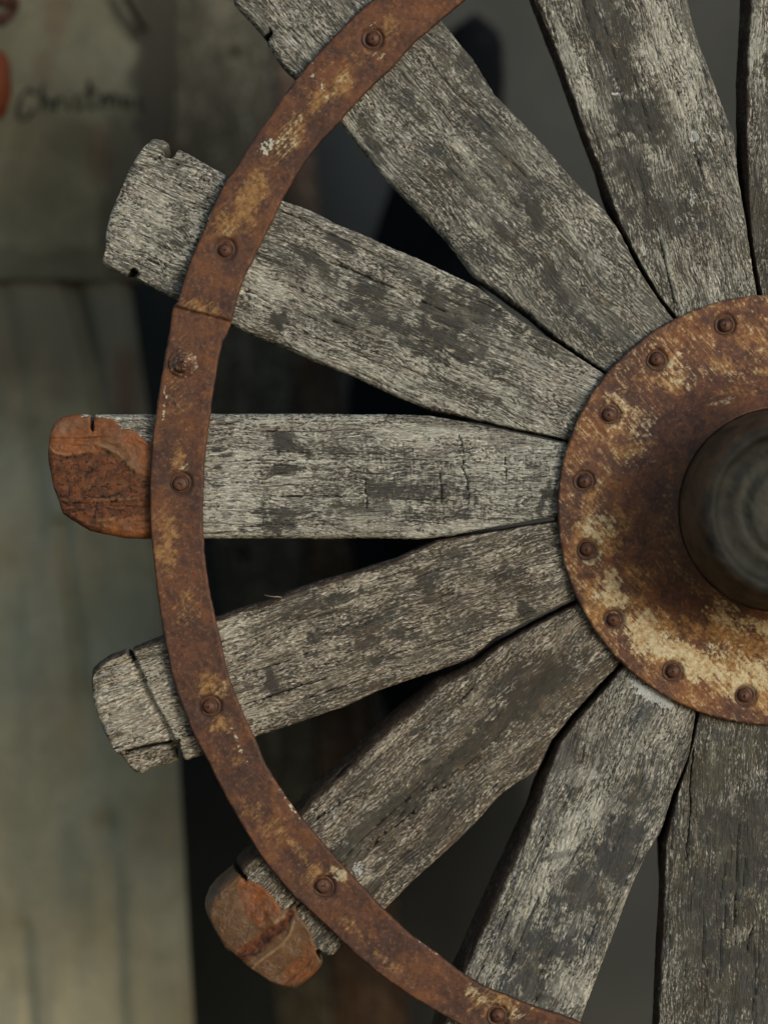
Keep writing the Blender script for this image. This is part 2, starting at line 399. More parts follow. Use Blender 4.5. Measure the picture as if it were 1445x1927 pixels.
def stave(name, poly, origin, theta, mat, parent=None, matrix=None, T=130.0, step=2.7, ncol=92, srange=None,
          RL=(14, 14, 0.0), RH=(14, 14, 0.0), notches=(), dark=(), light=(), white=(), brown=(), cracks=(),
          check=(), relief=None, rag=1.0, seed=0, crown=5.0, amp=1.0, nsplit=0, hubround=True):
    """a board or spoke: outline polygon (plane pixels), local x along theta, z across, y away from the viewer"""
    c, s_ = math.cos(theta), math.sin(theta)
    ox, oy = origin
    P = np.array(poly, float)
    du = P[:, 0] - ox; dv = -(P[:, 1] - oy)
    ps = du * c + dv * s_; pt = -du * s_ + dv * c
    s0, s1 = ps.min() + 0.3, ps.max() - 0.3
    if srange: s0, s1 = max(s0, srange[0]), min(s1, srange[1])
    main = np.arange(s0 + 6, s1 - 24, step)
    rows = np.concatenate([[s0], main, np.linspace(s1 - 24, s1, 18)])
    lo = np.empty(len(rows)); hi = np.empty(len(rows))
    n = len(P)
    for r, s in enumerate(rows):
        ts = []
        for i in range(n):
            a, b = ps[i], ps[(i + 1) % n]
            if (a - s) * (b - s) <= 0 and a != b:
                ts.append(pt[i] + (pt[(i + 1) % n] - pt[i]) * (s - a) / (b - a))
        lo[r], hi[r] = (min(ts), max(ts)) if ts else (lo[r - 1], hi[r - 1])
    lo += rag * (0.7 * fbm(rows / 30, rows * 0, 4, seed + 1) + 1.0 * fbm(rows / 5, rows * 0, 3, seed + 5))
    hi += rag * (0.7 * fbm(rows / 30, rows * 0 + 5, 4, seed + 2) + 1.0 * fbm(rows / 5, rows * 0, 3, seed + 6))
    if hubround:
        gp = 2.0 * (1 - sstep(760, 860, rows)); lo += gp; hi -= gp
    w = np.linspace(0, 1, ncol)
    f = 0.6 * w + 0.4 * (0.5 - 0.5 * np.cos(np.pi * w))
    Sg = np.repeat(rows[:, None], ncol, 1)
    Tg = lo[:, None] + (hi - lo)[:, None] * f[None, :]
    lo2 = np.repeat(lo[:, None], ncol, 1); hi2 = np.repeat(hi[:, None], ncol, 1)
    cut = np.zeros_like(Sg)
    def notch(Sx, Tx):
        cc = np.zeros_like(Sx)
        for (nu, nv, width, depth, side, slant) in notches:       # photo position of the mouth
            ns = (nu - ox) * c - (nv - oy) * s_
            edge = np.interp(ns, rows, lo if side < 0 else hi)
            din = (Tx - edge) if side < 0 else (edge - Tx)
            off = np.abs(Sx - ns - slant * din + 1.5 * fbm(din / 6, Sx * 0, 2, seed))
            dep = depth * np.sqrt(np.clip(1.02 - (np.abs(Sx - ns) / (width * 0.62)) ** 4, 0, 1)) + 3 * fbm(Sx / 5, Sx * 0, 2, seed)
            if abs(slant) > 1e-6: dep = np.full_like(dep, depth)
            k = (off < width * 0.5) & (din < dep)
            tgt = edge + dep if side < 0 else edge - dep
            Tx = np.where(k, tgt, Tx)
            cc = np.maximum(cc, k.astype(float))
        return Tx, cc
    Tg, cut = notch(Sg, Tg)
    eL = Tg - lo2; eH = hi2 - Tg
    # plane-pixel coordinates of every front vertex (for the masks)
    U = ox + Sg * c - Tg * s_; V = oy - (Sg * s_ + Tg * c)
    scale = np.clip((Sg - 480) / 260, 0.22, 1.0) if hubround else np.ones_like(Sg)
    tipd = rows[-1] - Sg
    def drop(e, R, Rd):
        R_ = R * scale
        q = np.clip(1 - e / R_, 0, 1)
        return Rd * scale * (1 - np.sqrt(np.clip(1 - q * q, 0, 1)))
    Y = drop(eL, RL[0], RL[1]) + drop(eH, RH[0], RH[1])
    Y += 12 * (1 - np.sqrt(np.clip(1 - np.clip(1 - tipd / 14, 0, 1) ** 2, 0, 1)))
    mid = (Tg - (lo2 + hi2) / 2) / np.maximum((hi2 - lo2) / 2, 1)
    Y += crown * mid ** 2
    Y -= amp * (2.6 * fbm(Sg / 90, Tg / 45, 4, seed + 11) + 1.3 * fbm(Sg / 26, Tg / 7, 4, seed + 12) + 0.8 * fbm(Sg / 12, Tg / 5, 3, seed + 13))
    crk = np.zeros_like(Sg)
    rs = random.Random(seed * 17 + 3)
    for _ in range(nsplit):                       # drying splits that follow the grain
        sa = rs.uniform(rows[0] + 350, rows[-1] - 20); ln = rs.choice((18, 30, 45, 80, 140)) * rs.uniform(.6, 1.4)
        r0 = int(np.argmin(abs(rows - sa))); ta = rs.uniform(lo[r0] + 10, hi[r0] - 10)
        along_ = (Sg - sa) / ln
        path = ta + (hi2 - lo2) * 0 + 5 * fbm(Sg / 60, Sg * 0 + ta, 3, seed) + rs.uniform(-.03, .03) * (Sg - sa)
        wdt = rs.uniform(1.5, 2.7) * np.clip(1.1 - along_ ** 2, 0, 1)
        kk = (1 - sstep(0.3, 1.0, np.abs(Tg - path) / np.maximum(wdt, 0.01))) * (np.abs(along_) < 1)
        Y += 3.5 * kk; crk = np.maximum(crk, 0.8 * kk)
    for (pts, wd, dp) in cracks:
        jit = 3.0 * fbm(Sg / 14, Tg / 14, 3, seed + 31)
        d = seg_dist(U + jit, V + jit, pts)
        kk = 1 - sstep(wd * 0.35, wd, d)
        Y += dp * kk; crk = np.maximum(crk, kk)
    if relief: 
        dy, kc = relief(U, V, Sg, Tg)
        Y += dy; crk = np.maximum(crk, kc)
    Y = Y + cut * 6
    crk = np.maximum(crk, cut * 0.8)
    sideb = np.zeros_like(Sg)
    sideb = np.maximum(sideb, RL[2] * (1 - sstep(RL[0] * 0.75, RL[0] * 1.0, eL / scale + 4 * fbm(Sg / 20, Sg * 0, 3, seed))))
    sideb = np.maximum(sideb, RH[2] * (1 - sstep(RH[0] * 0.75, RH[0] * 1.0, eH / scale + 4 * fbm(Sg / 20, Sg * 0, 3, seed + 9))))
    sideb = np.maximum(sideb, blobs(U, V, brown, seed + 40))
    nb = 7
    fb = np.linspace(1, 0, nb)
    Tb = lo[:, None] + (hi - lo)[:, None] * fb[None, :]
    Tb = Tb + np.where(fb[None, :] > .99, -8, 0) + np.where(fb[None, :] < .01, 8, 0)
    if hubround:
        wide = 9 * (1 - sstep(640, 740, rows))[:, None]
        Tb = Tb + wide * (0.5 - fb[None, :]) * -2
    Tb, _c = notch(np.repeat(rows[:, None], nb, 1), Tb)
    Yb = np.full_like(Tb, T); Yb[:, 0] -= 25; Yb[:, -1] -= 25
    nc = ncol + nb
    X = np.concatenate([Sg, np.repeat(rows[:, None], nb, 1)], 1)
    Z = np.concatenate([Tg, Tb], 1)
    YY = np.concatenate([Y, Yb], 1)
    verts = np.stack([X * S, YY * S, Z * S], -1).reshape(-1, 3)
    nr = len(rows)
    F = list(map(list, grid_faces(nr, nc)))
    F.append(list(range(nc)))
    F.append(list(range((nr - 1) * nc, nr * nc))[::-1])
    ones = np.ones_like(Sg)
    D_ = blobs(U, V, [(q_[0], q_[1], q_[2] * 1.25, q_[3] * 0.9, q_[4], q_[5] * 0.92) for q_ in dark], seed + 50, 1.15, 0.07, .3, 1.25); L_ = blobs(U, V, light, seed + 60, 0.6, 0.05, .2, 1.4); W_ = blobs(U, V, white, seed + 70, 0.6, 0.12)
    Ck = blobs(U, V, check, seed + 80) if check else ones * 0
    def pad(a, v=0.0): return np.concatenate([a, np.full((nr, nb), v)], 1)
    m1 = np.stack([pad(D_), pad(L_), pad(W_), pad(ones, 1)], -1).reshape(-1, 4)
    m2 = np.stack([pad(crk), pad(sideb, 1.0), pad(Ck), pad(ones, 1)], -1).reshape(-1, 4)
    uv = np.stack([X / 100, Z / 100], -1).reshape(-1, 2)
    o = add(name, verts, F, mat, parent, {'masks': m1, 'masks_more': m2}, True, matrix, uv)
    o['_g'] = 0; del o['_g']
    data = dict(U=U, V=V, Sg=Sg, Tg=Tg, Y=Y, cut=cut, eL=eL, eH=eH, tip=tipd)
    return o, data

def skin_patch(name, data, keep, lift, mat, parent, masks):
    """a layer lying on the front of a stave, following its surface"""
    nr, nc = keep.shape
    # depth below the wood where the layer is not kept, so that its rim dives into the wood
    q = keep[:-1, :-1] | keep[1:, :-1] | keep[:-1, 1:] | keep[1:, 1:]
    idx = np.arange(nr * nc).reshape(nr, nc)
    f = np.stack([idx[:-1, :-1], idx[1:, :-1], idx[1:, 1:], idx[:-1, 1:]], -1)[q]
    used = np.unique(f); remap = -np.ones(nr * nc, int); remap[used] = np.arange(len(used))
    Y = data['Y'] - np.where(keep, lift, -2.0)
    verts = np.stack([data['Sg'] * S, Y * S, data['Tg'] * S], -1).reshape(-1, 3)[used]
    m = masks.reshape(-1, 4)[used]
    return add(name, verts, remap[f], mat, parent, {'masks': m})

# ------------------------------------------------------------------ BACKGROUND
def kpt(u, v, d):            # photo pixel seen at depth d -> plane pixels at that depth
    k = (D + d) / D
    return (CU + (u - CU) * k, CV + (v - CV) * k)
def kpoly(pts, d): return [kpt(u, v, d) for u, v in pts]

# plaster wall far behind
M_wall = plain_mat('wall_plaster', (60, 64, 64), (67, 71, 71), (0.5, 0.5, 0.5), 0.9, 0.0008)
def slab(name, pts, d, T, mat, nx=30, nz=40, bumpy=3.0, seed=0):
    """four cornered slab (photo px at depth d): tl, tr, br, bl"""
    tl, tr, br, bl = [np.array(kpt(*p, d)) for p in pts]
    a = np.linspace(0, 1, nx); b = np.linspace(0, 1, nz)
    A, B = np.meshgrid(a, b)
    Q = (tl * (1 - A[..., None]) + tr * A[..., None]) * (1 - B[..., None]) + (bl * (1 - A[..., None]) + br * A[..., None]) * B[..., None]
    yy = d + bumpy * fbm(Q[..., 0] / 150, Q[..., 1] / 150, 3, seed)
    front = np.stack([(Q[..., 0] - CU) * S, yy * S, (CV - Q[..., 1]) * S + 1.0], -1).reshape(-1, 3)
    back = front.copy(); back[:, 1] = (d + T) * S
    n = nx * nz
    gf = grid_faces(nz, nx, False)
    F = list(map(list, gf)) + [list(r[::-1] + n) for r in gf]
    rim = list(range(nx)) + [i * nx + nx - 1 for i in range(1, nz)] + [(nz - 1) * nx + j for j in range(nx - 2, -1, -1)] + [i * nx for i in range(nz - 2, 0, -1)]
    for i in range(len(rim)):
        p, q = rim[i], rim[(i + 1) % len(rim)]
        F.append([p, q, q + n, p + n])
    V = np.concatenate([front, back]); c0 = V.mean(0)
    o = add(name, V - c0, F, mat, None, None, False)
    o.location = c0
    return o, Q
wall, _ = slab('wall', [(-1400, -1500), (3200, -1500), (3200, 3400), (-1400, 3400)], 2300, 120, M_wall, 40, 40, 4)
tag(wall, 'plain grey plastered wall blurred far behind the spokes', 'wall')

M_shade = plain_mat('slate_paint', (43, 49, 51), (49, 55, 57), (0.6, 0.6, 0.3), 0.8, 0.0008)
pan, _ = slab('dark_panel', [(100, -160), (752, -160), (1092, 2100), (100, 2100)], 1650, 60, M_shade, 30, 40, 3)  # dark sheet added where the wall and gaps lie in shade
tag(pan, 'dark slate coloured board leaning behind the lower left spokes', 'board')

# black glossy bundle
def tube(name, pts, mat, parent=None, nseg=28, ring=26, amp=0.06, seed=0, flat=0.8):
    pts = np.array(pts, float)      # u, v, r, d in plane px
    t = np.linspace(0, len(pts) - 1, nseg)
    cols = [np.interp(t, np.arange(len(pts)), pts[:, i]) for i in range(4)]
    for _ in range(2 if nseg < 60 else 30):
        for i in range(4):
            c_ = cols[i].copy(); c_[1:-1] = (c_[:-2] + 2 * c_[1:-1] + c_[2:]) / 4; cols[i] = c_
    u, v, r, d = cols
    du = np.gradient(u); dv = np.gradient(v); L = np.hypot(du, dv); du /= L; dv /= L
    V = []; cap = np.sin(np.pi * np.clip(np.linspace(0, 1, nseg) * 7, 0, .5)) * np.sin(np.pi * np.clip(np.linspace(1, 0, nseg) * 7, 0, .5))
    for i in range(nseg):
        for j in range(ring):
            a = 2 * math.pi * j / ring
            rr = r[i] * max(cap[i], 0.02) * (1 + amp * float(fbm(np.array(math.cos(a) * 2 + i * .4), np.array(math.sin(a) * 2), 3, seed)))
            x = u[i] - dv[i] * math.cos(a) * rr; y = v[i] + du[i] * math.cos(a) * rr
            p = wp(x, y, d[i] + math.sin(a) * rr * flat); V.append(tuple(p))
    F = list(map(list, grid_faces(nseg, ring))) + [list(range(ring)), list(range((nseg - 1) * ring, nseg * ring))[::-1]]
    V = np.array(V); c0 = V.mean(0)
    if parent: return add(name, V, F, mat, parent)
    o = add(name, V - c0, F, mat); o.location = c0
    return o
M_black = plain_mat('black_rubber', (13, 15, 17), (20, 24, 27), (1, 1, 1), 0.85, 0.001, 0.06)
kd = 1120
bp = [(894, 24, 40), (892, 90, 58), (872, 200, 80), (835, 330, 92), (812, 450, 105), (790, 600, 120), (770, 760, 118), (765, 1000, 112), (782, 1250, 88), (800, 1380, 60), (805, 1440, 22)]
kf = (D + kd) / D
o = tube('hanging_bundle', [(*kpt(u, v, kd), r * kf, kd) for u, v, r in bp], M_black, None, 110, 44, 0.05, 3, 0.7)
tag(o, 'long black bundle hanging in the dark behind the upper left spokes', 'bundle')

# two leaning weathered boards
M_board = wood_mat('board_grey', 21, -0.10, 0, 0.5, 3.0, (80, 80, 74), (58, 57, 50), (54, 56, 54), 0.7, 1.0, (1.12, 1.12, 1.0))
M_board2 = wood_mat('board_brown', 24, -0.12, 0, 0.8, 3.0, (84, 68, 58), (58, 46, 40), (56, 50, 46), 0.7, 1.0, (1.3, 1.08, 0.96))
def board(name, pts, d, mat, T, **kw):
    pl = kpoly(pts, d)
    bx = (pl[0][0] + pl[1][0]) / 2; by = (pl[0][1] + pl[1][1]) / 2
    ex = (pl[2][0] + pl[3][0]) / 2; ey = (pl[2][1] + pl[3][1]) / 2
    th = math.atan2(-(ey - by), ex - bx)
    c, s_ = math.cos(th), math.sin(th)
    o_ = wp(bx, by, d)
    m = Matrix(((c, 0, -s_, o_.x), (0, 1, 0, o_.y), (s_, 0, c, o_.z), (0, 0, 0, 1)))
    kk = dict(step=9, ncol=40, RL=(8, 8, 0), RH=(8, 8, 0), hubround=False, crown=3)
    kk.update(kw)
    o, dat = stave(name, pl, (bx, by), th, mat, None, m, T=T, **kk)
    return o
def knot_relief(uk, vk, d, r):
    x, y = kpt(uk, vk, d)
    def f(U, V, Sg, Tg):
        dd = np.hypot(U - x, V - y)
        k = 1 - sstep(r * 0.4, r, dd)
        k2 = 0
        x2, y2 = kpt(457, 1047, d)
        k2 = 1 - sstep(r * 0.4, r, np.hypot(U - x2, V - y2))
        kk = np.maximum(k, k2)
        return 26 * kk, kk
    return f
b1 = board('weathered_board', [(250, -160), (497, -160), (634, 2080), (545, 2080)], 1150, M_board, 60, relief=knot_relief(440, 97, 1150, 17), seed=51,
           dark=[(*kpt(330, 330, 1150), 60, 110, 80, .8), (*kpt(440, 1100, 1150), 40, 160, 0, .5)])
tag(b1, 'grey weathered board with two knot holes leaning behind the iron band', 'board')
b2 = board('weathered_board', [(502, -160), (540, -160), (785, 2080), (639, 2080)], 1165, M_board2, 55, seed=57)
tag(b2, 'reddish brown board beside the knotted grey board behind the wheel', 'board')

# hanging linen cloth
def sheet(name, ufun, vr, d, mat, nu, nv, depth, T, maskf, parent=None):
    vs = np.linspace(vr[0], vr[1], nv)
    Ug = np.zeros((nv, nu)); Vg = np.repeat(vs[:, None], nu, 1)
    for i, v in enumerate(vs):
        a, b = ufun(v); Ug[i] = np.linspace(a, b, nu)
    k = (D + d) / D
    PU = CU + (Ug - CU) * k; PV = CV + (Vg - CV) * k
    Y = d + depth(Ug, Vg)
    front = np.stack([(PU - CU) * S, Y * S, (CV - PV) * S + 1.0], -1).reshape(-1, 3)
    back = front.copy(); back[:, 1] += T * S
    n = nu * nv; gf = grid_faces(nv, nu, False)
    F = list(map(list, gf)) + [list(r[::-1] + n) for r in gf]
    rim = list(range(nu)) + [i * nu + nu - 1 for i in range(1, nv)] + [(nv - 1) * nu + j for j in range(nu - 2, -1, -1)] + [i * nu for i in range(nv - 2, 0, -1)]
    for i in range(len(rim)):
        p, q = rim[i], rim[(i + 1) % len(rim)]; F.append([p, q, q + n, p + n])
    m = maskf(Ug, Vg).reshape(-1, 4); m = np.concatenate([m, m])
    Vv = np.concatenate([front, back]); c0 = Vv.mean(0)
    if parent is None:
        o = add(name, Vv - c0, F, mat, None, {'masks': m}); o.location = c0
    else:
        o = add(name, Vv - np.array(parent.location), F, mat, parent, {'masks': m})
    return o
folds = [([(-10, 500), (12, 600), (35, 720), (60, 860), (75, 1000)], 24, 16), ([(128, 520), (150, 600), (172, 680), (192, 790)], 17, 34),
         ([(118, 990), (128, 1090), (142, 1180), (152, 1300)], 16, 26), ([(195, 1560), (212, 1680), (222, 1800), (232, 2050)], 22, 24),
         ([(170, 1330), (190, 1450), (197, 1560)], 26, 22), ([(45, 1750), (65, 2050)], 14, 12)]
def linen_depth(U, V):
    Y = 34 * fbm(U / 90, V / 420, 2, 61) + 3 * fbm(U / 18, V / 60, 3, 64)
    for pts, w_, dp in folds:
        d = seg_dist(U, V, pts); Y = Y + dp * np.exp(-(d / w_) ** 2)
    Y += 40 * sstep(0, 1, (U - (edge_u(V) - 30)) / 30) ** 2
    return Y
def edge_u(V): return np.interp(V, [400, 540, 800, 1000, 1200, 1430, 1700, 2150], [225, 243, 278, 296, 308, 333, 348, 376])
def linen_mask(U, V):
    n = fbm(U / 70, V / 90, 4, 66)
    st = (1 - sstep(620, 980, V + 150 * n)) * 0.88  # shade under the sign painted into the cloth colour
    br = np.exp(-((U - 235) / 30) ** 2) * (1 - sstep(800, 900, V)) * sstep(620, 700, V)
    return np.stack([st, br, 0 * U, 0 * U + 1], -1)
M_linen = shade_stain_mat('linen', (150, 152, 133), (162, 164, 145), (78, 75, 66), (92, 72, 60))
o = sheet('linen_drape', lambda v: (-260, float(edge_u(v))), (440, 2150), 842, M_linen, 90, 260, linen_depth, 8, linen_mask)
tag(o, 'grey green linen cloth hanging in soft vertical folds at the left', 'cloth')

# hand lettered sign board with rounded right side
M_sign = shade_stain_mat('sign_paint', (97, 97, 82), (110, 109, 92), (46, 44, 38), (84, 56, 42))
def sign_depth(U, V):
    x = np.clip((U - 150) / 170, 0, 1.2)
    return 150 * x ** 2.6 + 5 * fbm(U / 80, V / 80, 3, 71)
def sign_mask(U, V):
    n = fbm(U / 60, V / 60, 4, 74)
    st = blobs(U, V, [(60, 500, 190, 40, 0, .4), (230, 380, 50, 170, 0, .7), (318, 100, 74, 400, 0, 1.0), (320, 350, 80, 220, 0, 1.0), (130, 260, 80, 40, 20, .25), (250, 20, 60, 40, 40, .4)], 75, 0.5, 0.02)  # shade on the turned right side and bottom painted in, with darker patches
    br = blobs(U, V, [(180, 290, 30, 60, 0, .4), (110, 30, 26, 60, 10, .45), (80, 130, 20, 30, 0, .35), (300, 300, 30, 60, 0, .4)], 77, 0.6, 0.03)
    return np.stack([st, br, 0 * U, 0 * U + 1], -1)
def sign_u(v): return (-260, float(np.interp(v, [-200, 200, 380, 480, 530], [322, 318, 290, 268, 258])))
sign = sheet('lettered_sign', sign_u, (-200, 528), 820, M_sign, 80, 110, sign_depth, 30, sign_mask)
tag(sign, 'cream painted sign with a handwritten dark word in the upper left corner', 'sign')
# the word: brush strokes lying on the sign
strokes = [
    [(68, 178), (60, 168), (48, 172), (38, 190), (34, 212), (40, 226), (54, 222), (66, 206)],
    [(82, 160), (80, 185), (79, 210)], [(79, 200), (88, 186), (95, 190), (96, 208)],
    [(106, 186), (106, 208)], [(106, 194), (114, 185), (121, 187)],
    [(130, 188), (130, 207)], [(130, 176), (131, 179)],
    [(154, 182), (145, 183), (145, 192), (154, 197), (152, 206), (142, 205)],
    [(170, 150), (169, 180), (171, 204), (178, 202)], [(160, 174), (184, 170)],
    [(190, 180), (191, 202)], [(191, 190), (199, 178), (204, 184), (205, 201)], [(205, 188), (213, 177), (219, 183), (220, 200)],
    [(243, 182), (233, 180), (229, 190), (234, 199), (243, 192), (244, 180), (246, 198)],
    [(266, 178), (257, 179), (257, 188), (266, 192), (264, 200), (255, 199)]]
M_ink = plain_mat('brush_ink', (34, 38, 34), (44, 48, 42), (2, 2, 2), 0.8, 0.0003)
for st in strokes:
    P_ = np.array(st, float)
    t = np.linspace(0, len(P_) - 1, max(6, len(P_) * 4))
    u = np.interp(t, np.arange(len(P_)), P_[:, 0]); v = np.interp(t, np.arange(len(P_)), P_[:, 1])
    du = np.gradient(u); dv = np.gradient(v); L = np.hypot(du, dv) + 1e-6
    wd = 3.6 * (1 + 0.25 * np.sin(t * 2.1))
    V = []
    for lift in (-2.0, 3.0):
        for sg in (-1, 1):
            uu = u - sg * dv / L * wd; vv = v + sg * du / L * wd
            dd = 820 + sign_depth(uu, vv) + lift
            kk = (D + 820) / D
            V.append(np.stack([(uu - CU) * kk * S, dd * S, (CV - (CV + (vv - CV) * kk)) * S + 1.0], -1))
    V = np.stack([V[0], V[1], V[3], V[2]], 1).reshape(-1, 3) - np.array(sign.location)
    nr = len(u)
    add('letter_stroke', V, list(map(list, grid_faces(nr, 4))) + [[0, 1, 2, 3], [nr * 4 - 1, nr * 4 - 2, nr * 4 - 3, nr * 4 - 4]], M_ink, sign)

# things at the left rim of the picture
M_terra = plain_mat('terracotta', (78, 38, 18), (92, 46, 22), (1.2, 1.2, 1.2), 0.7, 0.001)
kk = (D + 680) / D
o = tube('clay_bell', [(*kpt(-18, 92, 680), 22 * kk, 680), (*kpt(-16, 120, 680), 36 * kk, 680), (*kpt(-16, 165, 680), 40 * kk, 680), (*kpt(-20, 205, 680), 34 * kk, 680), (*kpt(-24, 226, 680), 20 * kk, 680)], M_terra, None, 30, 24, 0.05, 5, 0.9)
tag(o, 'rounded orange brown clay ornament hanging on the sign at the left rim', 'ornament')
M_dkb = plain_mat('dark_twine', (48, 32, 27), (66, 44, 36), (3, 3, 3), 0.8, 0.002)
tw = empty('twine_knot', wp(*kpt(5, 25, 700), 700))
c0 = np.array(tw.location)
for (a, b, c_, r) in [((-30, -20), (5, 5), (28, -10), 12), ((-30, 30), (2, 40), (26, 22), 11), ((22, -12), (30, 8), (24, 26), 9)]:
    o = tube('strand', [(*kpt(*a, 700), r * kk, 700), (*kpt(*b, 700), r * 1.2 * kk, 690), (*kpt(*c_, 700), r * kk, 702)], M_dkb, None, 20, 14, 0.15, 6, 1.0)
    m = o.location - tw.location; o.parent = tw; o.location = m
tag(tw, 'dark brown twine knot at the top left corner on the sign', 'knot')
M_twig = plain_mat('twig_bark', (30, 28, 25), (40, 36, 32), (3, 3, 3), 0.9, 0.001)
kd = 790
o = tube('twig', [(*kpt(225, -30, kd), 7, kd), (*kpt(246, 10, kd), 8, kd + 8), (*kpt(266, 42, kd), 8, kd + 40), (*kpt(276, 54, kd), 4, kd + 55)], M_twig, None, 24, 10, 0.2, 8, 1.0)
tag(o, 'short dark twig lying slanted across the top of the cream sign', 'twig')

# ------------------------------------------------------------------ THE WHEEL
wheel = empty('wagon_wheel', wp(HUB[0], HUB[1], 0))
tag(wheel, 'old wooden wagon wheel with wide grey spokes, rusted iron band and hub plate', 'wheel')

def local(theta):
    c, s_ = math.cos(theta), math.sin(theta)
    return Matrix(((c, 0, -s_, 0), (0, 1, 0, 0), (s_, 0, c, 0), (0, 0, 0, 1)))
def ang(u, v): return math.atan2(-(v - HUB[1]), u - HUB[0])

def hubward(a, b):
    """two points under the flange, towards the hub, closing an outline from chord a-b"""
    res = []
    for p in (a, b):
        d = np.array(p, float) - HUB; res.append(tuple(HUB + d * 0.72))
    return res

SP = {}
# upper-left spoke running out of the frame
SP['a'] = dict(poly=[(1144, 703), (1052, 641), (997, 593), (937, 549), (887, 519), (830, 443), (722, 334), (638, 226), (558, 150), (530, 124), (505, 86), (490, 60), (470, 38), (440, 5), (436, -12), (450, -50), (500, -110), (560, -165), (600, -175),
                     (640, -165), (700, -110), (780, -22), (838, 45), (890, 108), (930, 173), (970, 215), (1030, 275), (1090, 345), (1140, 393), (1166, 430), (1200, 500), (1240, 562), (1270, 600)],
    chord=((1144, 703), (1270, 600)), tip=(515, -90), bias=-0.03, warm=0.45,
    notches=[(500, 74, 11, 22, +1, 0.35)],
    dark=[(1000, 395, 45, 26, 45, .9), (945, 440, 40, 14, 48, .7), (900, 130, 70, 35, 50, .6), (1030, 520, 90, 26, 47, .6), (860, 330, 60, 14, 50, .6), (965, 310, 70, 16, 48, .6), (770, 190, 50, 16, 45, .5), (1150, 600, 60, 24, 45, .45), (700, 270, 26, 10, 45, .8), (1090, 560, 40, 12, 45, .6), (880, 220, 40, 12, 50, .6)],
    light=[(860, 270, 50, 14, 45, .9), (1110, 470, 90, 16, 48, .7), (1040, 330, 90, 14, 50, .6), (720, 330, 30, 30, 0, .7), (1080, 430, 80, 14, 48, .7), (560, 60, 90, 60, 40, .5), (940, 470, 40, 16, 40, .6), (660, 250, 30, 20, 45, .7)],
    white=[])
# upper-left second spoke with a visible grey end
SP['b'] = dict(poly=[(1146, 707), (1052, 646), (1000, 612), (960, 586), (900, 537), (841, 508), (785, 483), (745, 468), (698, 446), (629, 418), (589, 396), (534, 376), (427, 328), (355, 288), (323, 273), (308, 262), (294, 258), (286, 259), (272, 271), (250, 303), (233, 337), (221, 373), (204, 407), (197, 440), (196, 474), (191, 492), (203, 505), (225, 514), (257, 526), (283, 539), (322, 559), (338, 566), (437, 613), (480, 634), (539, 656), (589, 679), (629, 695), (667, 710), (698, 726), (745, 748), (776, 760), (816, 774), (854, 782), (900, 793), (997, 814), (1070, 830)],
    chord=((1146, 707), (1070, 830)), tip=(240, 385), bias=0.02, warm=0.6,
    notches=[(327, 270, 18, 24, -1, 0.0), (247, 522, 15, 18, +1, 0.0)],
    dark=[(642, 456, 26, 15, 35, .9), (598, 492, 42, 15, 35, .85), (692, 543, 36, 28, 30, 1), (717, 598, 72, 26, 28, 1), (642, 608, 26, 12, 30, .8), (816, 553, 36, 22, 20, 1), (838, 595, 62, 20, 30, .9), (524, 602, 14, 24, 10, 1), (850, 650, 60, 26, 30, .9), (920, 590, 90, 26, 30, .7), (1010, 650, 60, 18, 30, .6), (800, 660, 60, 16, 30, .7), (330, 398, 14, 24, -30, .8), (345, 430, 14, 10, 0, .8), (338, 458, 12, 8, 0, .6), (890, 740, 70, 10, 25, .45), (935, 690, 50, 12, 25, .5), (770, 520, 60, 16, 27, .45), (860, 510, 50, 14, 27, .8)],
    light=[(500, 540, 60, 40, 30, 1), (740, 540, 60, 18, 30, .6), (920, 730, 130, 20, 27, .8), (600, 540, 60, 14, 35, .5), (270, 420, 80, 90, 0, .8), (620, 680, 100, 14, 27, .7), (1000, 720, 60, 30, 27, .6), (640, 560, 50, 10, 35, .6)],
    white=[], brown=[(545, 510, 40, 26, 30, .22), (700, 640, 60, 18, 30, .25), (490, 640, 22, 18, 30, .2)])
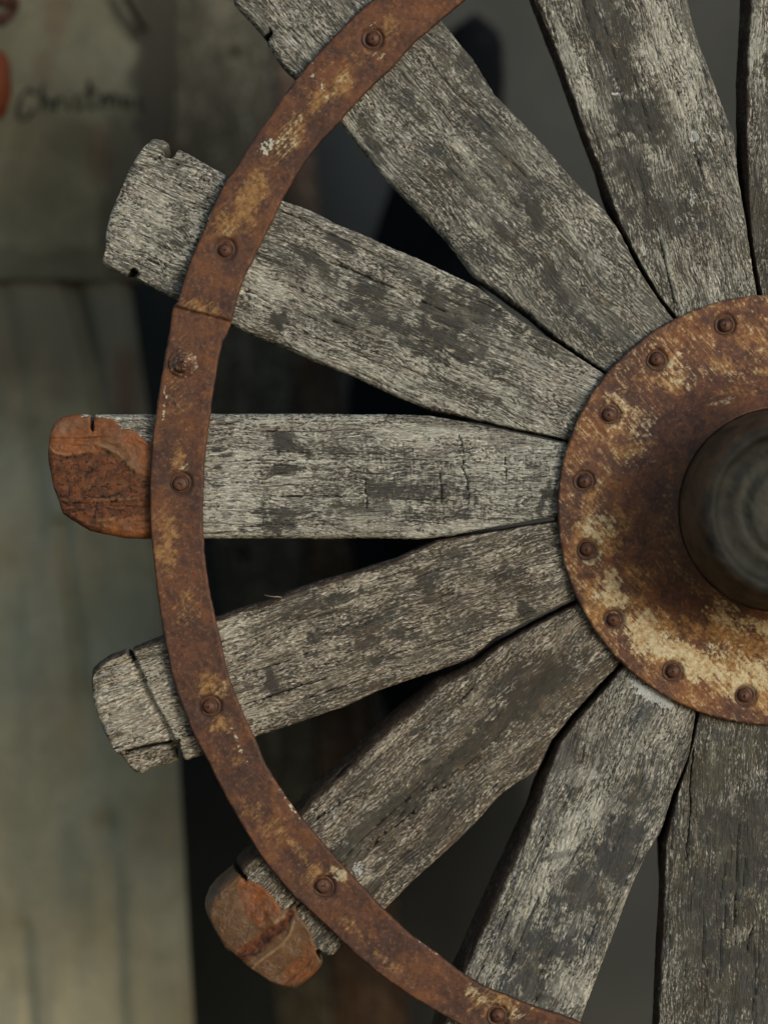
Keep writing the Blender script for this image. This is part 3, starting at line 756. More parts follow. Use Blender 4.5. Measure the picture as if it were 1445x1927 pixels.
# spoke pointing straight left, end patched with orange filler
SP['c'] = dict(poly=[(1071, 835), (1010, 821), (950, 807), (860, 789), (810, 780), (722, 777), (560, 778), (400, 778), (290, 779), (180, 779), (152, 778), (135, 780), (120, 782), (105, 790), (96, 805), (92, 827), (89, 850), (90, 872), (95, 894), (100, 919), (110, 944), (117, 968), (147, 987), (167, 999), (194, 1005), (232, 1013), (285, 1015), (390, 1014), (560, 1014), (722, 1016), (790, 1017), (840, 1012), (900, 1000), (1000, 981), (1052, 973)],
    chord=((1071, 835), (1052, 973)), tip=(95, 897), bias=0.06, check=0.6, warm=0.5,
    notches=[(174, 779, 8, 32, -1, 0.0)],
    check_=[(880, 890, 220, 110, 0, 1)],
    dark=[(537, 835, 34, 22, 20, 1), (505, 880, 18, 15, 0, 1), (545, 882, 38, 9, 0, .9), (588, 830, 16, 10, 0, .7), (412, 846, 12, 7, 0, 1), (424, 856, 12, 6, 0, .8), (411, 880, 6, 7, 0, 1), (425, 968, 7, 7, 0, 1), (455, 997, 9, 7, 40, .9), (525, 990, 30, 16, 0, .7), (495, 960, 10, 40, 0, .6), (540, 966, 60, 10, 0, .5), (1003, 880, 14, 12, 0, .8), (1012, 893, 14, 36, -38, .45), (1030, 922, 16, 18, 0, 1), (1018, 955, 8, 20, 0, .8), (780, 925, 110, 26, 0, .6), (680, 955, 90, 16, 0, .5), (820, 970, 60, 16, 0, .5), (700, 850, 70, 10, 0, .4), (870, 905, 26, 18, 0, .4), (640, 900, 60, 12, 0, .35), (620, 930, 40, 14, 0, .45)],
    light=[(430, 940, 60, 80, 0, .9), (450, 810, 80, 26, 0, .6), (790, 815, 120, 22, 0, .9), (940, 880, 90, 30, 0, .8), (560, 800, 120, 16, 0, .5), (900, 990, 90, 12, 0, .7), (480, 870, 60, 20, 0, .6)],
    brown=[(870, 800, 160, 9, 7, .5), (960, 828, 60, 12, 8, .35), (640, 850, 20, 14, 0, .2)],
    cracks=[([(864, 818), (872, 850), (870, 880), (880, 905), (881, 948)], 1.9, 5), ([(390, 800), (450, 795)], 1.6, 3), ([(455, 866), (560, 866)], 1.5, 3), ([(494, 905), (495, 950), (494, 990)], 1.3, 2), ([(690, 880), (689, 930), (690, 960)], 1.2, 3), ([(830, 880), (828, 950)], 1.6, 4), ([(950, 860), (952, 900)], 1.6, 3)])
# spoke below, end split
SP['d'] = dict(poly=[(1053, 978), (1000, 986), (940, 996), (880, 1006), (825, 1013), (779, 1032), (745, 1047), (662, 1074), (596, 1094), (546, 1111), (496, 1131), (446, 1146), (407, 1160), (309, 1194), (260, 1214), (235, 1222), (207, 1232), (182, 1249), (172, 1260), (170, 1276), (172, 1304), (177, 1324), (186, 1357), (194, 1380), (207, 1400), (217, 1419), (230, 1432), (240, 1446), (252, 1458), (265, 1461), (275, 1453), (294, 1445), (314, 1443), (331, 1436), (335, 1429), (345, 1431), (352, 1432), (384, 1421), (479, 1388), (513, 1377), (579, 1355), (646, 1332), (712, 1302), (779, 1280), (860, 1252), (890, 1238), (932, 1203), (1002, 1167), (1082, 1129)],
    chord=((1053, 978), (1082, 1129)), tip=(195, 1350), bias=0.015, warm=1.0, light_=(166, 156, 136), dark_=(84, 74, 62), slate=(68, 70, 68), RL=(12, 30, 0.9),
    notches=[(245, 1220, 10, 26, -1, 0.1), (339, 1434, 14, 20, +1, 0.0)],
    dark=[(555, 1145, 40, 15, -16, .9), (640, 1125, 46, 12, -16, .9), (595, 1200, 12, 40, 0, .7), (850, 1045, 40, 12, -14, .5), (715, 1242, 24, 10, -10, .9), (720, 1200, 70, 18, -14, .6), (990, 1150, 16, 22, 0, .9), (800, 1100, 20, 40, -20, .6), (510, 1280, 10, 22, -10, .9), (530, 1300, 22, 8, -16, .8), (680, 1180, 60, 14, -14, .5), (860, 1180, 60, 14, -14, .5), (940, 1080, 50, 20, -12, .5)],
    light=[(450, 1200, 50, 50, 0, .8), (255, 1330, 120, 130, 0, 1.0), (680, 1100, 60, 10, -16, .6), (480, 1340, 60, 30, -16, .8), (260, 1300, 80, 90, 0, .5), (900, 1050, 60, 20, -14, .3), (820, 1060, 40, 14, -14, .5)],
    brown=[(900, 1120, 120, 40, -14, .25), (600, 1160, 80, 8, -16, .4)],
    cracks=[([(460, 1327), (540, 1300), (612, 1277)], 2.6, 6), ([(466, 1265), (530, 1248), (579, 1229)], 2.2, 5), ([(421, 1222), (470, 1204), (560, 1180)], 1.6, 3), ([(700, 1240), (860, 1200), (1000, 1150)], 1.5, 3)])
# lower-left diagonal spoke, end patched
SP['e'] = dict(poly=[(1084, 1134), (1004, 1174), (935, 1213), (892, 1245), (860, 1260), (812, 1281), (779, 1309), (745, 1336), (712, 1365), (646, 1434), (579, 1491), (489, 1592), (460, 1605), (445, 1619), (437, 1636), (423, 1647), (404, 1663), (390, 1680), (382, 1700), (382, 1714), (390, 1732), (404, 1757), (417, 1780), (431, 1793), (445, 1799), (467, 1821), (489, 1836), (514, 1853), (534, 1860), (556, 1863), (570, 1854), (584, 1843), (600, 1827), (607, 1813), (606, 1800), (617, 1800), (628, 1799), (644, 1782), (727, 1712), (772, 1665), (830, 1613), (887, 1560), (947, 1496), (1014, 1450), (1035, 1402), (1075, 1350), (1130, 1290), (1170, 1248)],
    chord=((1084, 1134), (1170, 1248)), tip=(480, 1790), bias=-0.035, warm=0.9, light_=(160, 147, 126), dark_=(84, 73, 60), slate=(68, 69, 66), RL=(26, 70, 1.0),
    notches=[(441, 1632, 8, 36, -1, -0.05), (609, 1802, 11, 16, +1, 0.0)],
    dark=[(1010, 1300, 70, 40, -45, 1), (890, 1400, 210, 26, -40, 1), (760, 1500, 100, 26, -40, .8), (680, 1560, 60, 20, -45, .7), (820, 1560, 90, 20, -42, .6), (690, 1680, 50, 16, -40, .5), (940, 1290, 60, 20, -40, .6), (660, 1610, 40, 18, -42, .6)],
    light=[(880, 1330, 120, 20, -38, .7), (1000, 1220, 80, 30, -30, .5), (760, 1590, 60, 20, -40, .6), (800, 1400, 90, 14, -40, .5), (690, 1650, 14, 12, -45, 1), (640, 1540, 30, 16, -40, .6)],
    white=[(672, 1635, 12, 14, 0, .7), (628, 1535, 10, 9, 0, .6)],
    brown=[(1000, 1240, 110, 50, -35, .22), (760, 1560, 120, 40, -40, .2)],
    cracks=[([(590, 1548), (640, 1512), (690, 1492)], 1.6, 4), ([(690, 1600), (720, 1570), (780, 1530)], 1.6, 4), ([(810, 1490), (855, 1474)], 2.0, 5), ([(540, 1712), (556, 1697), (572, 1683)], 2.4, 7)])
# lower spoke
SP['f'] = dict(poly=[(1171, 1250), (1140, 1288), (1085, 1350), (1045, 1400), (1021, 1452), (997, 1506), (964, 1580), (920, 1680), (892, 1742), (858, 1818), (822, 1912), (800, 1990), (830, 2120), (900, 2170), (990, 2180), (1030, 2130), (1062, 2010), (1102, 1900), (1132, 1820), (1162, 1745), (1192, 1670), (1222, 1605), (1245, 1570), (1268, 1495), (1298, 1425), (1312, 1336)],
    chord=((1171, 1250), (1312, 1336)), tip=(905, 2100), bias=-0.02, warm=0.35, slate=(70, 75, 80), RL=(26, 75, 1.0), soft=1.6,
    dark=[(1165, 1600, 36, 100, 20, .9), (1010, 1780, 70, 44, -20, .8), (1000, 1850, 40, 40, 0, .9), (1040, 1612, 34, 9, -15, 1), (1090, 1680, 40, 60, 30, .8), (1080, 1480, 16, 30, 20, .5), (1060, 1400, 40, 60, 20, .5), (1200, 1480, 30, 70, 20, .5)],
    light=[(1075, 1570, 34, 110, 28, 1), (1090, 1460, 50, 36, 0, .9), (1160, 1420, 80, 60, 0, .5), (1010, 1670, 40, 60, 30, .9), (1080, 1860, 60, 40, 0, 1), (1230, 1420, 30, 60, 15, .5), (920, 1790, 40, 60, 25, .5)],
    white=[(1232, 1308, 52, 16, 24, 1.0), (1060, 1760, 6, 12, 40, .6)],
    brown=[(1110, 1380, 50, 60, 20, .3), (1280, 1440, 12, 90, 15, .3)])
# spoke pointing down
SP['g'] = dict(poly=[(1314, 1338), (1305, 1382), (1290, 1440), (1270, 1503), (1255, 1560), (1247, 1585), (1243, 1650), (1239, 1750), (1235, 1850), (1231, 1950), (1226, 2150), (1235, 2230), (1290, 2262), (1400, 2262), (1455, 2230), (1475, 2100), (1488, 1900), (1492, 1700), (1490, 1600), (1484, 1500), (1469, 1360)],
    chord=((1314, 1338), (1469, 1360)), tip=(1345, 2240), bias=-0.09, warm=0.45, light_=(138, 134, 114), dark_=(70, 66, 57), RL=(10, 40, 1.0), soft=2.6,
    dark=[(1390, 1560, 70, 80, 0, .8), (1340, 1700, 50, 70, 0, .7), (1400, 1640, 80, 40, 0, .8), (1350, 1790, 80, 30, 10, .7), (1330, 1440, 40, 30, 0, .4), (1410, 1860, 60, 80, 0, .5)],
    light=[(1340, 1420, 14, 40, 0, .9), (1380, 1510, 12, 50, 0, .8), (1385, 1765, 50, 24, -35, .9), (1270, 1780, 20, 90, 0, .5), (1370, 1370, 60, 10, 0, .5), (1310, 1570, 10, 40, 0, .6)],
    brown=[(1300, 1480, 16, 120, 0, .3)],
    cracks=[([(1303, 1410), (1300, 1480), (1296, 1560), (1290, 1620)], 2.2, 6), ([(1405, 1790), (1416, 1745)], 2.5, 6)])
# spoke pointing up, left of the last
SP['h'] = dict(poly=[(1272, 598), (1241, 562), (1200, 492), (1165, 426), (1130, 342), (1100, 272), (1070, 182), (1045, 112), (1020, 50), (1001, 0), (960, -110), (920, -210), (925, -270), (1000, -320), (1100, -335), (1150, -310), (1180, -250), (1250, -110), (1294, -5), (1310, 60), (1340, 140), (1364, 200), (1384, 250), (1391, 330), (1403, 400), (1414, 480), (1427, 556)],
    chord=((1272, 598), (1427, 556)), tip=(1080, -330), bias=-0.01, warm=0.5, RH=(11, 36, 1.0),
    dark=[(1215, 220, 46, 56, 0, 1), (1165, 60, 26, 80, -20, .8), (1180, 150, 24, 60, -15, .8), (1240, 400, 70, 50, 10, .7), (1300, 330, 30, 90, -10, .5), (1190, 330, 26, 90, -15, .8), (1110, 30, 18, 90, -20, .8), (1330, 430, 40, 60, 0, .3)],
    light=[(1070, 100, 20, 110, -20, 1), (1105, 180, 20, 50, -20, .9), (1240, 90, 60, 50, 0, .9), (1300, 120, 26, 90, -15, .9), (1260, 500, 14, 100, -15, .7), (1290, 200, 46, 50, 0, .7), (1340, 520, 30, 60, -10, .5), (1250, 20, 40, 50, 0, .7), (1140, 120, 16, 40, -15, .5)],
    white=[(1306, 258, 11, 10, 0, .9), (1212, 471, 7, 10, 0, .7), (1302, 370, 8, 20, 0, .6), (1273, 415, 7, 8, 0, .5), (1162, 177, 12, 4, 0, .8)],
    brown=[(1150, 400, 10, 60, -25, .3), (1360, 400, 14, 100, -8, .3), (1310, 490, 40, 50, 0, .2)],
    cracks=[([(1236, 430), (1252, 500), (1268, 570)], 2.2, 5)])
SP['i'] = dict(poly=[(1430, 556), (1419, 500), (1405, 400), (1396, 290), (1391, 230), (1392, 150), (1397, 80), (1401, 0), (1408, -160), (1414, -300), (1440, -350), (1560, -372), (1640, -350), (1652, -250), (1648, 0), (1644, 250), (1620, 380), (1584, 577)],
    chord=((1430, 556), (1584, 577)), tip=(1540, -370), bias=-0.03, warm=0.6, RH=(16, 60, 1.0),
    dark=[(1425, 420, 30, 120, 0, .5)], light=[(1425, 60, 26, 80, 0, .9), (1430, 160, 16, 30, 0, .7)],
    brown=[(1420, 360, 20, 90, 0, .3), (1440, 520, 20, 60, 0, .3)])

def tip_relief_d(U, V, Sg, Tg):
    g = seg_dist(U, V, [(247, 1238), (262, 1275), (283, 1322), (310, 1370), (335, 1422)])
    m = (1 - sstep(4, 11, g))
    dy = 12 * m
    ang_ = math.radians(16)
    cross = (U * math.sin(ang_) + V * math.cos(ang_))
    tipm = sstep(20, 60, 330 - U)
    dy -= tipm * (5 * fbm(cross / 8, U / 60, 3, 91) + 5 * fbm(cross / 26, U / 90, 2, 93))
    line = 1419 + (U - 217) * (-24 / 103.0)            # the split
    chunk = sstep(0, 5, V - line) * (U < 345) * (U > 200)
    dy += 26 * chunk * (U < 338)
    crack = (1 - sstep(2, 6, np.abs(V - line - 2 + 3 * fbm(U / 20, U * 0, 2, 5)))) * (U > 232) * (U < 322)
    dy += 26 * crack
    return dy, crack * 0.9
def tip_relief_b(U, V, Sg, Tg):
    m = (U < 400)
    n = fbm(U / 9, V / 9, 3, 95)
    return m * 3.0 * sstep(0.25, 0.5, n), m * 0.75 * sstep(0.42, 0.55, n)
RELIEF = {'d': tip_relief_d, 'b': tip_relief_b}

spoke_objs = {}; spoke_data = {}; TH = {}
for i, (key, q) in enumerate(SP.items()):
    a, b = q['chord']
    mid = ((a[0] + b[0]) / 2, (a[1] + b[1]) / 2)
    tip = q['tip']
    hp = np.array([ang(*a), ang(*b)])
    if abs(hp[0] - hp[1]) > math.pi: hp[hp < 0] += 2 * math.pi
    dirv = np.array([tip[0] - mid[0], -(tip[1] - mid[1])], float)
    th = math.atan2(dirv[1], dirv[0])
    pl = list(q['poly']) + hubward(b, a)
    mat = wood_mat('spoke_wood', i + 1, q.get('bias', 0), q.get('check', 0), q['warm'], q.get('soft', 1.0), q.get('light_', (181, 180, 166)), q.get('dark_', (82, 77, 66)), q.get('slate', (70, 73, 73)))
    o, dat = stave('spoke', pl, tuple(HUB), th, mat, wheel, local(th), seed=i * 3 + 1, nsplit=34, RL=q.get('RL', (13, 14, 0.0)), RH=q.get('RH', (13, 14, 0.0)),
                   notches=q.get('notches', ()), dark=q.get('dark', ()), light=q.get('light', ()), white=q.get('white', ()), brown=q.get('brown', ()),
                   cracks=q.get('cracks', ()), check=q.get('check_', ()), relief=RELIEF.get(key))
    spoke_objs[key] = o; spoke_data[key] = dat; TH[key] = th
spoke_objs['c']['label'] = 'spoke pointing left whose outer end is coated with orange filler'
spoke_objs['d']['label'] = 'spoke with a split, deeply grained outer end'
spoke_objs['e']['label'] = 'lower left spoke whose outer end is patched with brown and orange filler'

# spokes outside the picture: turned copies
src = spoke_objs['b']; ref_gap = 151.0
th_b = TH['b']
for k_, a_ in enumerate((60.0, 37.5, 15.0, -7.5, -30.0, -52.5, -76.5)):
    o = src.copy(); col.objects.link(o); o.parent = wheel
    o.matrix_local = local(th_b + math.radians(a_ - ref_gap))
    if 'label' in o: del o['label']

# filler on two spoke ends
M_fill = filler_mat()
dt = spoke_data['c']; U, V = dt['U'], dt['V']
jit = 3.5 * fbm(U / 12, V / 12, 3, 101)
poly_c = [(60, 740), (150, 740), (152, 786), (180, 784), (197, 787), (215, 792), (225, 801), (230, 808), (241, 806), (255, 813), (268, 825), (280, 833), (300, 842), (300, 1040), (60, 1040)]
keep = inside(U + jit, V + jit, poly_c) & (U < 300)
por = inside(U + 2 * jit, V + 2 * jit, [(84, 850), (120, 858), (165, 855), (200, 848), (228, 858), (245, 880), (260, 893), (300, 902), (300, 962), (255, 972), (215, 978), (190, 984), (192, 1012), (160, 1010), (115, 975), (84, 900)]).astype(float)
ridge = np.maximum(1 - sstep(1.5, 4.5, seg_dist(U, V, [(93, 842), (105, 853), (125, 857), (150, 853)])), 1 - sstep(1.5, 5, seg_dist(U, V, [(180, 832), (200, 842), (225, 858), (245, 880), (258, 894), (272, 900)])))
ridge = np.maximum(ridge, 1 - sstep(1.5, 4.5, seg_dist(U, V, [(178, 938), (200, 940), (235, 940), (255, 938)])) * 0.8)
ridge = np.maximum(ridge, 1 - sstep(1.5, 4.5, seg_dist(U, V, [(185, 980), (200, 978), (215, 976)])) * 0.8)
grn = blobs(U, V, [(215, 845, 34, 12, 25, .55), (250, 870, 24, 14, 45, .45), (130, 800, 30, 12, 0, .5), (200, 990, 12, 12, 0, .4), (100, 850, 10, 14, 0, .4)], 103)
crc = np.zeros_like(U)
rr = random.Random(5)
for _ in range(20):
    x, y = rr.uniform(115, 260), rr.uniform(868, 968)
    pts = [(x, y)]
    for _ in range(rr.choice((1, 2, 3))): 
        x += rr.uniform(-9, 9); y += rr.uniform(-5, 6); pts.append((x, y))
    w_ = rr.uniform(1.2, 3.4); crc = np.maximum(crc, 1 - sstep(w_ * .4, w_, seg_dist(U + 2 * jit, V + jit, pts)))
for pts in ([(165, 934), (185, 935), (205, 936), (222, 930)], [(178, 975), (182, 955), (184, 945)], [(138, 945), (155, 944)], [(130, 920), (132, 932)]):
    crc = np.maximum(crc, 1 - sstep(1.0, 2.8, seg_dist(U + jit, V + jit, pts)))
crc *= por
lift = 3.5 - 3.0 * por + 2.4 * ridge - 4.0 * crc + 3.0 * fbm(U / 30, V / 16, 3, 105) + 3.2 * por * fbm(U / 11, V / 8, 4, 106)
skin_patch('filler_patch', dt, keep, np.maximum(lift, 2.2), M_fill, spoke_objs['c'], np.stack([por, grn, np.zeros_like(U) + 0.18 * ridge, crc * 0.95], -1))

dt = spoke_data['e']; U, V = dt['U'], dt['V']
jit = 3.0 * fbm(U / 12, V / 12, 3, 111)
poly_e = [(360, 1600), (437, 1640), (447, 1646), (470, 1656), (493, 1668), (513, 1688), (530, 1712), (540, 1712), (556, 1700), (557, 1716), (570, 1735), (585, 1752), (592, 1778), (602, 1795), (620, 1835), (560, 1900), (340, 1800)]
keep = inside(U + jit, V + jit, poly_e)
band = [(548, 1718), (528, 1745), (500, 1765), (478, 1782), (450, 1805)]
bd = seg_dist(U + jit, V + jit, band)
por = 1 - sstep(10, 16, bd * np.interp(U, [440, 500, 550], [1.0, 1.0, 2.0]))
org = np.maximum(inside(U + jit, V + jit, [(452, 1650), (480, 1660), (500, 1672), (517, 1692), (532, 1715), (520, 1724), (488, 1742), (470, 1728), (456, 1700), (445, 1668)]).astype(float),
                 blobs(U, V, [(562, 1826, 38, 26, -35, .75), (582, 1790, 20, 18, 0, .6)], 113))
ridge = 1 - sstep(1.2, 4, seg_dist(U, V, [(474, 1820), (500, 1800), (530, 1778), (545, 1758), (552, 1735)]))
ridge = np.maximum(ridge, (1 - sstep(2, 7, seg_dist(U, V, [(517, 1735), (533, 1725)]))))
rimm = (1 - sstep(2, 5, np.minimum(dt['tip'], 99)))
crc = np.zeros_like(U)
for pts in ([(485, 1778), (492, 1768), (505, 1765)], [(522, 1756), (528, 1750)], [(455, 1800), (480, 1796), (490, 1788)], [(498, 1774), (512, 1762)]):
    crc = np.maximum(crc, 1 - sstep(1.0, 3.0, seg_dist(U + jit, V + jit, pts)))
lift = 4.0 - 3.0 * por + 4.0 * ridge - 3.0 * crc + 3.5 * fbm(U / 45, V / 45, 3, 115)
skin_patch('filler_patch', dt, keep, np.maximum(lift, 2.2), M_fill, spoke_objs['e'],
           np.stack([por, (1 - org) * (1 - por) * 0.9, np.clip(0.28 * ridge + 0.3 * rimm, 0, 1), crc * 0.95], -1))

# a loose fibre on the edge of one spoke
M_fib = plain_mat('loose_fibre', (128, 122, 106), (140, 132, 114), (4, 4, 4), 0.8, 0.0001)
o = tube('wood_fibre', [(496, 1119, 0.5, 2), (506, 1122, 0.8, -2), (518, 1123, 1.0, -3), (528, 1123, 1.3, 4), (533, 1131, 0.9, 14)], M_fib, None, 16, 6, 0.1)
so = spoke_objs['d']
bpy.context.view_layer.update()
mw = o.matrix_world.copy(); o.parent = so; o.matrix_parent_inverse = so.matrix_world.inverted()

# ------------------------------------------------------------------ iron band
outer = [(704.5, 0), (642, 58), (573, 134), (552, 159), (514, 214), (483, 256), (445, 318), (427, 341), (399, 396), (380, 446), (360, 493), (344, 540), (336, 570)]
outer2 = [(327, 578), (320, 630), (305, 715), (295, 780), (290, 815), (286, 865), (284, 960), (287, 1010), (295, 1090), (302, 1150), (312, 1200), (328, 1280), (360, 1370), (395, 1435), (425, 1495), (465, 1565), (500, 1620), (555, 1685), (590, 1716), (636, 1760), (680, 1803), (731, 1842), (777, 1874), (823, 1901), (868, 1927)]
inner = [(877.5, 0), (815, 52), (781, 80), (739, 128), (701, 163), (670, 194), (639, 232), (608, 263), (573, 308), (549, 346), (528, 384), (513, 418), (496, 451), (482, 479), (466, 512), (454, 540), (446, 568), (438, 601), (428, 630), (419, 645), (410, 690), (397, 780), (390, 830), (385, 900), (383, 990), (387, 1050), (397, 1120), (407, 1165), (419, 1215), (434, 1280), (460, 1345), (480, 1387), (500, 1435), (530, 1485), (560, 1527), (600, 1575), (650, 1632), (690, 1675), (722, 1709), (777, 1760), (823, 1792), (868, 1828), (914, 1856), (960, 1874), (1005, 1892), (1051, 1906), (1097, 1924)]
RC = np.array([1461.5, 914.0])
def polar(pts):
    p = np.array(pts, float); a = np.degrees(np.arctan2(-(p[:, 1] - RC[1]), p[:, 0] - RC[0])) % 360
    r = np.hypot(*(p - RC).T); i = np.argsort(a); return a[i], r[i]
ao, ro = polar(outer + outer2); ai, ri = polar(inner)
ao = np.concatenate([[0, 100], ao, [255, 360]]); ro = np.concatenate([[1182, 1184], ro, [1180, 1182]])
ai = np.concatenate([[0, 100], ai, [262, 360]]); ri = np.concatenate([[1082, 1084], ri, [1080, 1082]])
A_ = np.concatenate([np.arange(-112, 116, 1.0), np.arange(116, 248.0, 0.125)])
Adeg = A_ % 360
nr = len(A_)
Rout = np.interp(Adeg, ao, ro); Rin = np.interp(Adeg, ai, ri)
ar = A_ * 20
Rout += 1.2 * fbm(ar / 12, ar * 0, 4, 121); Rin += 1.2 * fbm(ar / 12, ar * 0 + 3, 4, 123)
nc = 44
w = np.linspace(0, 1, nc); f = 0.6 * w + 0.4 * (0.5 - 0.5 * np.cos(np.pi * w))
Rg = Rin[:, None] + (Rout - Rin)[:, None] * f[None, :]
Ag = np.repeat(np.radians(A_)[:, None], nc, 1)
U = RC[0] + Rg * np.cos(Ag); V = RC[1] - Rg * np.sin(Ag)
TH = 19.0
e1 = Rg - Rin[:, None]; e2 = Rout[:, None] - Rg
def rnd(e, R): return R * (1 - np.sqrt(np.clip(1 - np.clip(1 - e / R, 0, 1) ** 2, 0, 1)))
Y = -TH + rnd(e1, 5) + rnd(e2, 5)
Y -= 1.6 * fbm(U / 40, V / 40, 4, 131) + 1.0 * fbm(U / 9, V / 9, 3, 133)
# lapped joint: the upper strip ends over the lower one
along = (V - 590) - (U - 378) * 0.25
Y -= 6.0 * (1 - sstep(-2.5, 1.5, along + 2 * fbm(U / 16, V / 16, 2, 7))) * sstep(-160, -20, along) * (U < 560)
bolts = [(700, 77, 0), (424, 471, 0), (342, 909, 0), (397, 1328, 0), (609, 1666, 0), (934, 1909, 0)]
nut = (347, 685)
Al = np.zeros_like(U)
for (x, y, _) in bolts:
    d = np.hypot(U - x, V - y)
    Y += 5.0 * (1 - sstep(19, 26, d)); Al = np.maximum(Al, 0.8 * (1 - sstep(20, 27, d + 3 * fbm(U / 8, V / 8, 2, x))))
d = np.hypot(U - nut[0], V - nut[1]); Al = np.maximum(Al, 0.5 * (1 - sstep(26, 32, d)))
Al = np.maximum(Al, 0.55 * (1 - sstep(1.0, 3.5, np.abs(along + 2 * fbm(U / 16, V / 16, 2, 7)))) * (U < 560) * (V > 500))
och = blobs(U, V, [(645, 150, 80, 22, -50, .9), (600, 190, 60, 24, -50, .9), (550, 250, 90, 26, -55, .75), (470, 370, 60, 30, -65, .9), (430, 420, 40, 34, 0, .75), (380, 580, 60, 16, 10, .7), (350, 640, 30, 20, 0, .45), (340, 870, 16, 30, 0, .8), (320, 980, 26, 40, 0, .65), (320, 1040, 24, 60, 0, .8), (400, 1290, 40, 30, 0, .9), (415, 1350, 26, 40, -20, .85), (600, 1650, 40, 30, 30, .8), (580, 1620, 70, 12, 50, .6), (720, 1800, 90, 12, 38, .6), (930, 1890, 60, 34, 20, .9), (350, 1140, 30, 40, 0, .5), (450, 1430, 30, 60, -40, .4), (735, 60, 24, 24, 0, .6), (335, 755, 26, 40, 0, .45), (500, 1540, 30, 60, -40, .5), (660, 1740, 60, 16, 40, .6)], 141, .7, .03, .1, 1.4)
cre = blobs(U, V, [(640, 160, 70, 9, -52, .55), (560, 230, 60, 8, -55, .6), (705, 108, 20, 7, 0, .5), (430, 440, 34, 8, -10, .5), (345, 880, 20, 12, 20, .5), (920, 1880, 50, 18, 25, .7), (635, 1640, 20, 12, 30, .7), (540, 265, 20, 30, 20, .5), (975, 1905, 26, 20, 0, .6), (415, 1300, 20, 20, 0, .4)], 143, .8, .05, .2, 1.3)
whi = blobs(U, V, [(503, 279, 17, 14, -50, 1), (700, 55, 14, 5, -40, .7), (395, 400, 5, 30, 20, .6), (390, 900, 3, 60, 0, .5), (312, 760, 4, 50, 5, .5), (450, 1400, 5, 40, -25, .5), (545, 1510, 5, 40, -35, .5), (800, 1775, 40, 4, 35, .5), (530, 272, 9, 14, 30, .7), (600, 160, 22, 6, 50, .6), (585, 120, 8, 6, 0, .5), (632, 1645, 10, 7, 0, .6)], 145, .5, .1)
# build closed section
nb = 4
backR = [Rout, Rout, Rin, Rin]; backY = [-2.0, 40.0, 40.0, -2.0]
Ub = np.stack([RC[0] + r * np.cos(np.radians(A_)) for r in backR], 1); Vb = np.stack([RC[1] - r * np.sin(np.radians(A_)) for r in backR], 1)
Yb = np.stack([np.full(nr, y) for y in (-TH + 7, -0.5, -0.5, -TH + 7)], 1)
UU = np.concatenate([U, Ub], 1); VV = np.concatenate([V, Vb], 1); YY = np.concatenate([Y, Yb], 1)
verts = np.stack([(UU - HUB[0]) * S, YY * S, -(VV - HUB[1]) * S], -1).reshape(-1, 3)
n2 = nc + nb
fc = grid_faces(nr, n2)[:, ::-1]
last = np.array([[(nr - 1) * n2 + j, (nr - 1) * n2 + (j + 1) % n2, (j + 1) % n2, j] for j in range(n2)])
fc = np.concatenate([fc, last])
def padc(a): return np.concatenate([a, np.zeros((nr, nb))], 1)
cm = np.stack([padc(och), padc(cre), padc(whi), padc(Al)], -1).reshape(-1, 4)
M_rust = rust_mat('rusty_band', 1.3, 1, 0.95, (0.62, 0.68, 0.68))
band_o = add('iron_band', verts, fc, M_rust, wheel, {'masks': cm})

# ------------------------------------------------------------------ bolts
def lathe(name, prof, mat, parent, u, v, yoff, seg=36, seed=0, wob=0.09, masks=(0.0, 0, 0, 0.40), sq=0.0):
    V = []; Fc = []
    for i, (r, h) in enumerate(prof):
        ox_ = 2.2 * math.cos(seed * 5) * (r < 14.5); oz_ = 2.2 * math.sin(seed * 5) * (r < 14.5)
        for j in range(seg):
            a = 2 * math.pi * j / seg
            q = 1 + wob * float(fbm(np.array(math.cos(a) * 1.5 + i * .3), np.array(math.sin(a) * 1.5), 3, seed))
            V.append(((r * q * math.cos(a) + ox_) * S, (-h - yoff + 0.5 * math.sin(a * 3 + seed + i) * (0.3 if r > 2 else 0)) * S, (r * q * math.sin(a) + oz_) * S))
    Fc = list(map(list, grid_faces(len(prof), seg)[:, ::-1])) + [list(range(seg)), list(range((len(prof) - 1) * seg, len(prof) * seg))[::-1]]
    m = np.tile(np.array(masks, float), (len(V), 1))
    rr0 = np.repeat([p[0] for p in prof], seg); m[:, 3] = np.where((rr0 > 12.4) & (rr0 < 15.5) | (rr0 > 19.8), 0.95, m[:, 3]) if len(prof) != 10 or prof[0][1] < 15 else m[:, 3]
    mt = Matrix.Translation(((u - HUB[0]) * S, 0, -(v - HUB[1]) * S))
    if parent is not wheel: mt = Matrix.Translation(((u - HUB[0]) * S, 0, -(v - HUB[1]) * S))
    return add(name, V, Fc, mat, parent, {'masks': m}, True, mt)
M_bolt = rust_mat('bolt_rust', 4.1, 1, 0.8, (0.70, 0.72, 0.76), 0.30)
prof = [(1, 10.5), (4, 10.2), (7, 9.2), (9.5, 7.6), (11.5, 5.2), (12.6, 2.6), (13.2, 0.6), (14.6, 0.2), (16, 1.8), (18.0, 2.0), (19.4, 0.4), (20.4, -3.0), (20.8, -8)]
prof_flat = [(1, 9), (9, 9), (12.5, 8), (13.8, 4), (14.6, 0), (15, -8)]
for i, (x, y, _) in enumerate(bolts):
    lathe('bolt', prof if i not in (2, 4) else [(1, 7.6), (6, 7.6), (10, 7.0), (12.5, 5.4), (13.5, 1.5), (14.8, -0.5), (16, 1.8), (18, 2.0), (19.5, 0), (20, -8)], M_bolt, band_o, x, y, TH - 5, seed=i * 2.3)
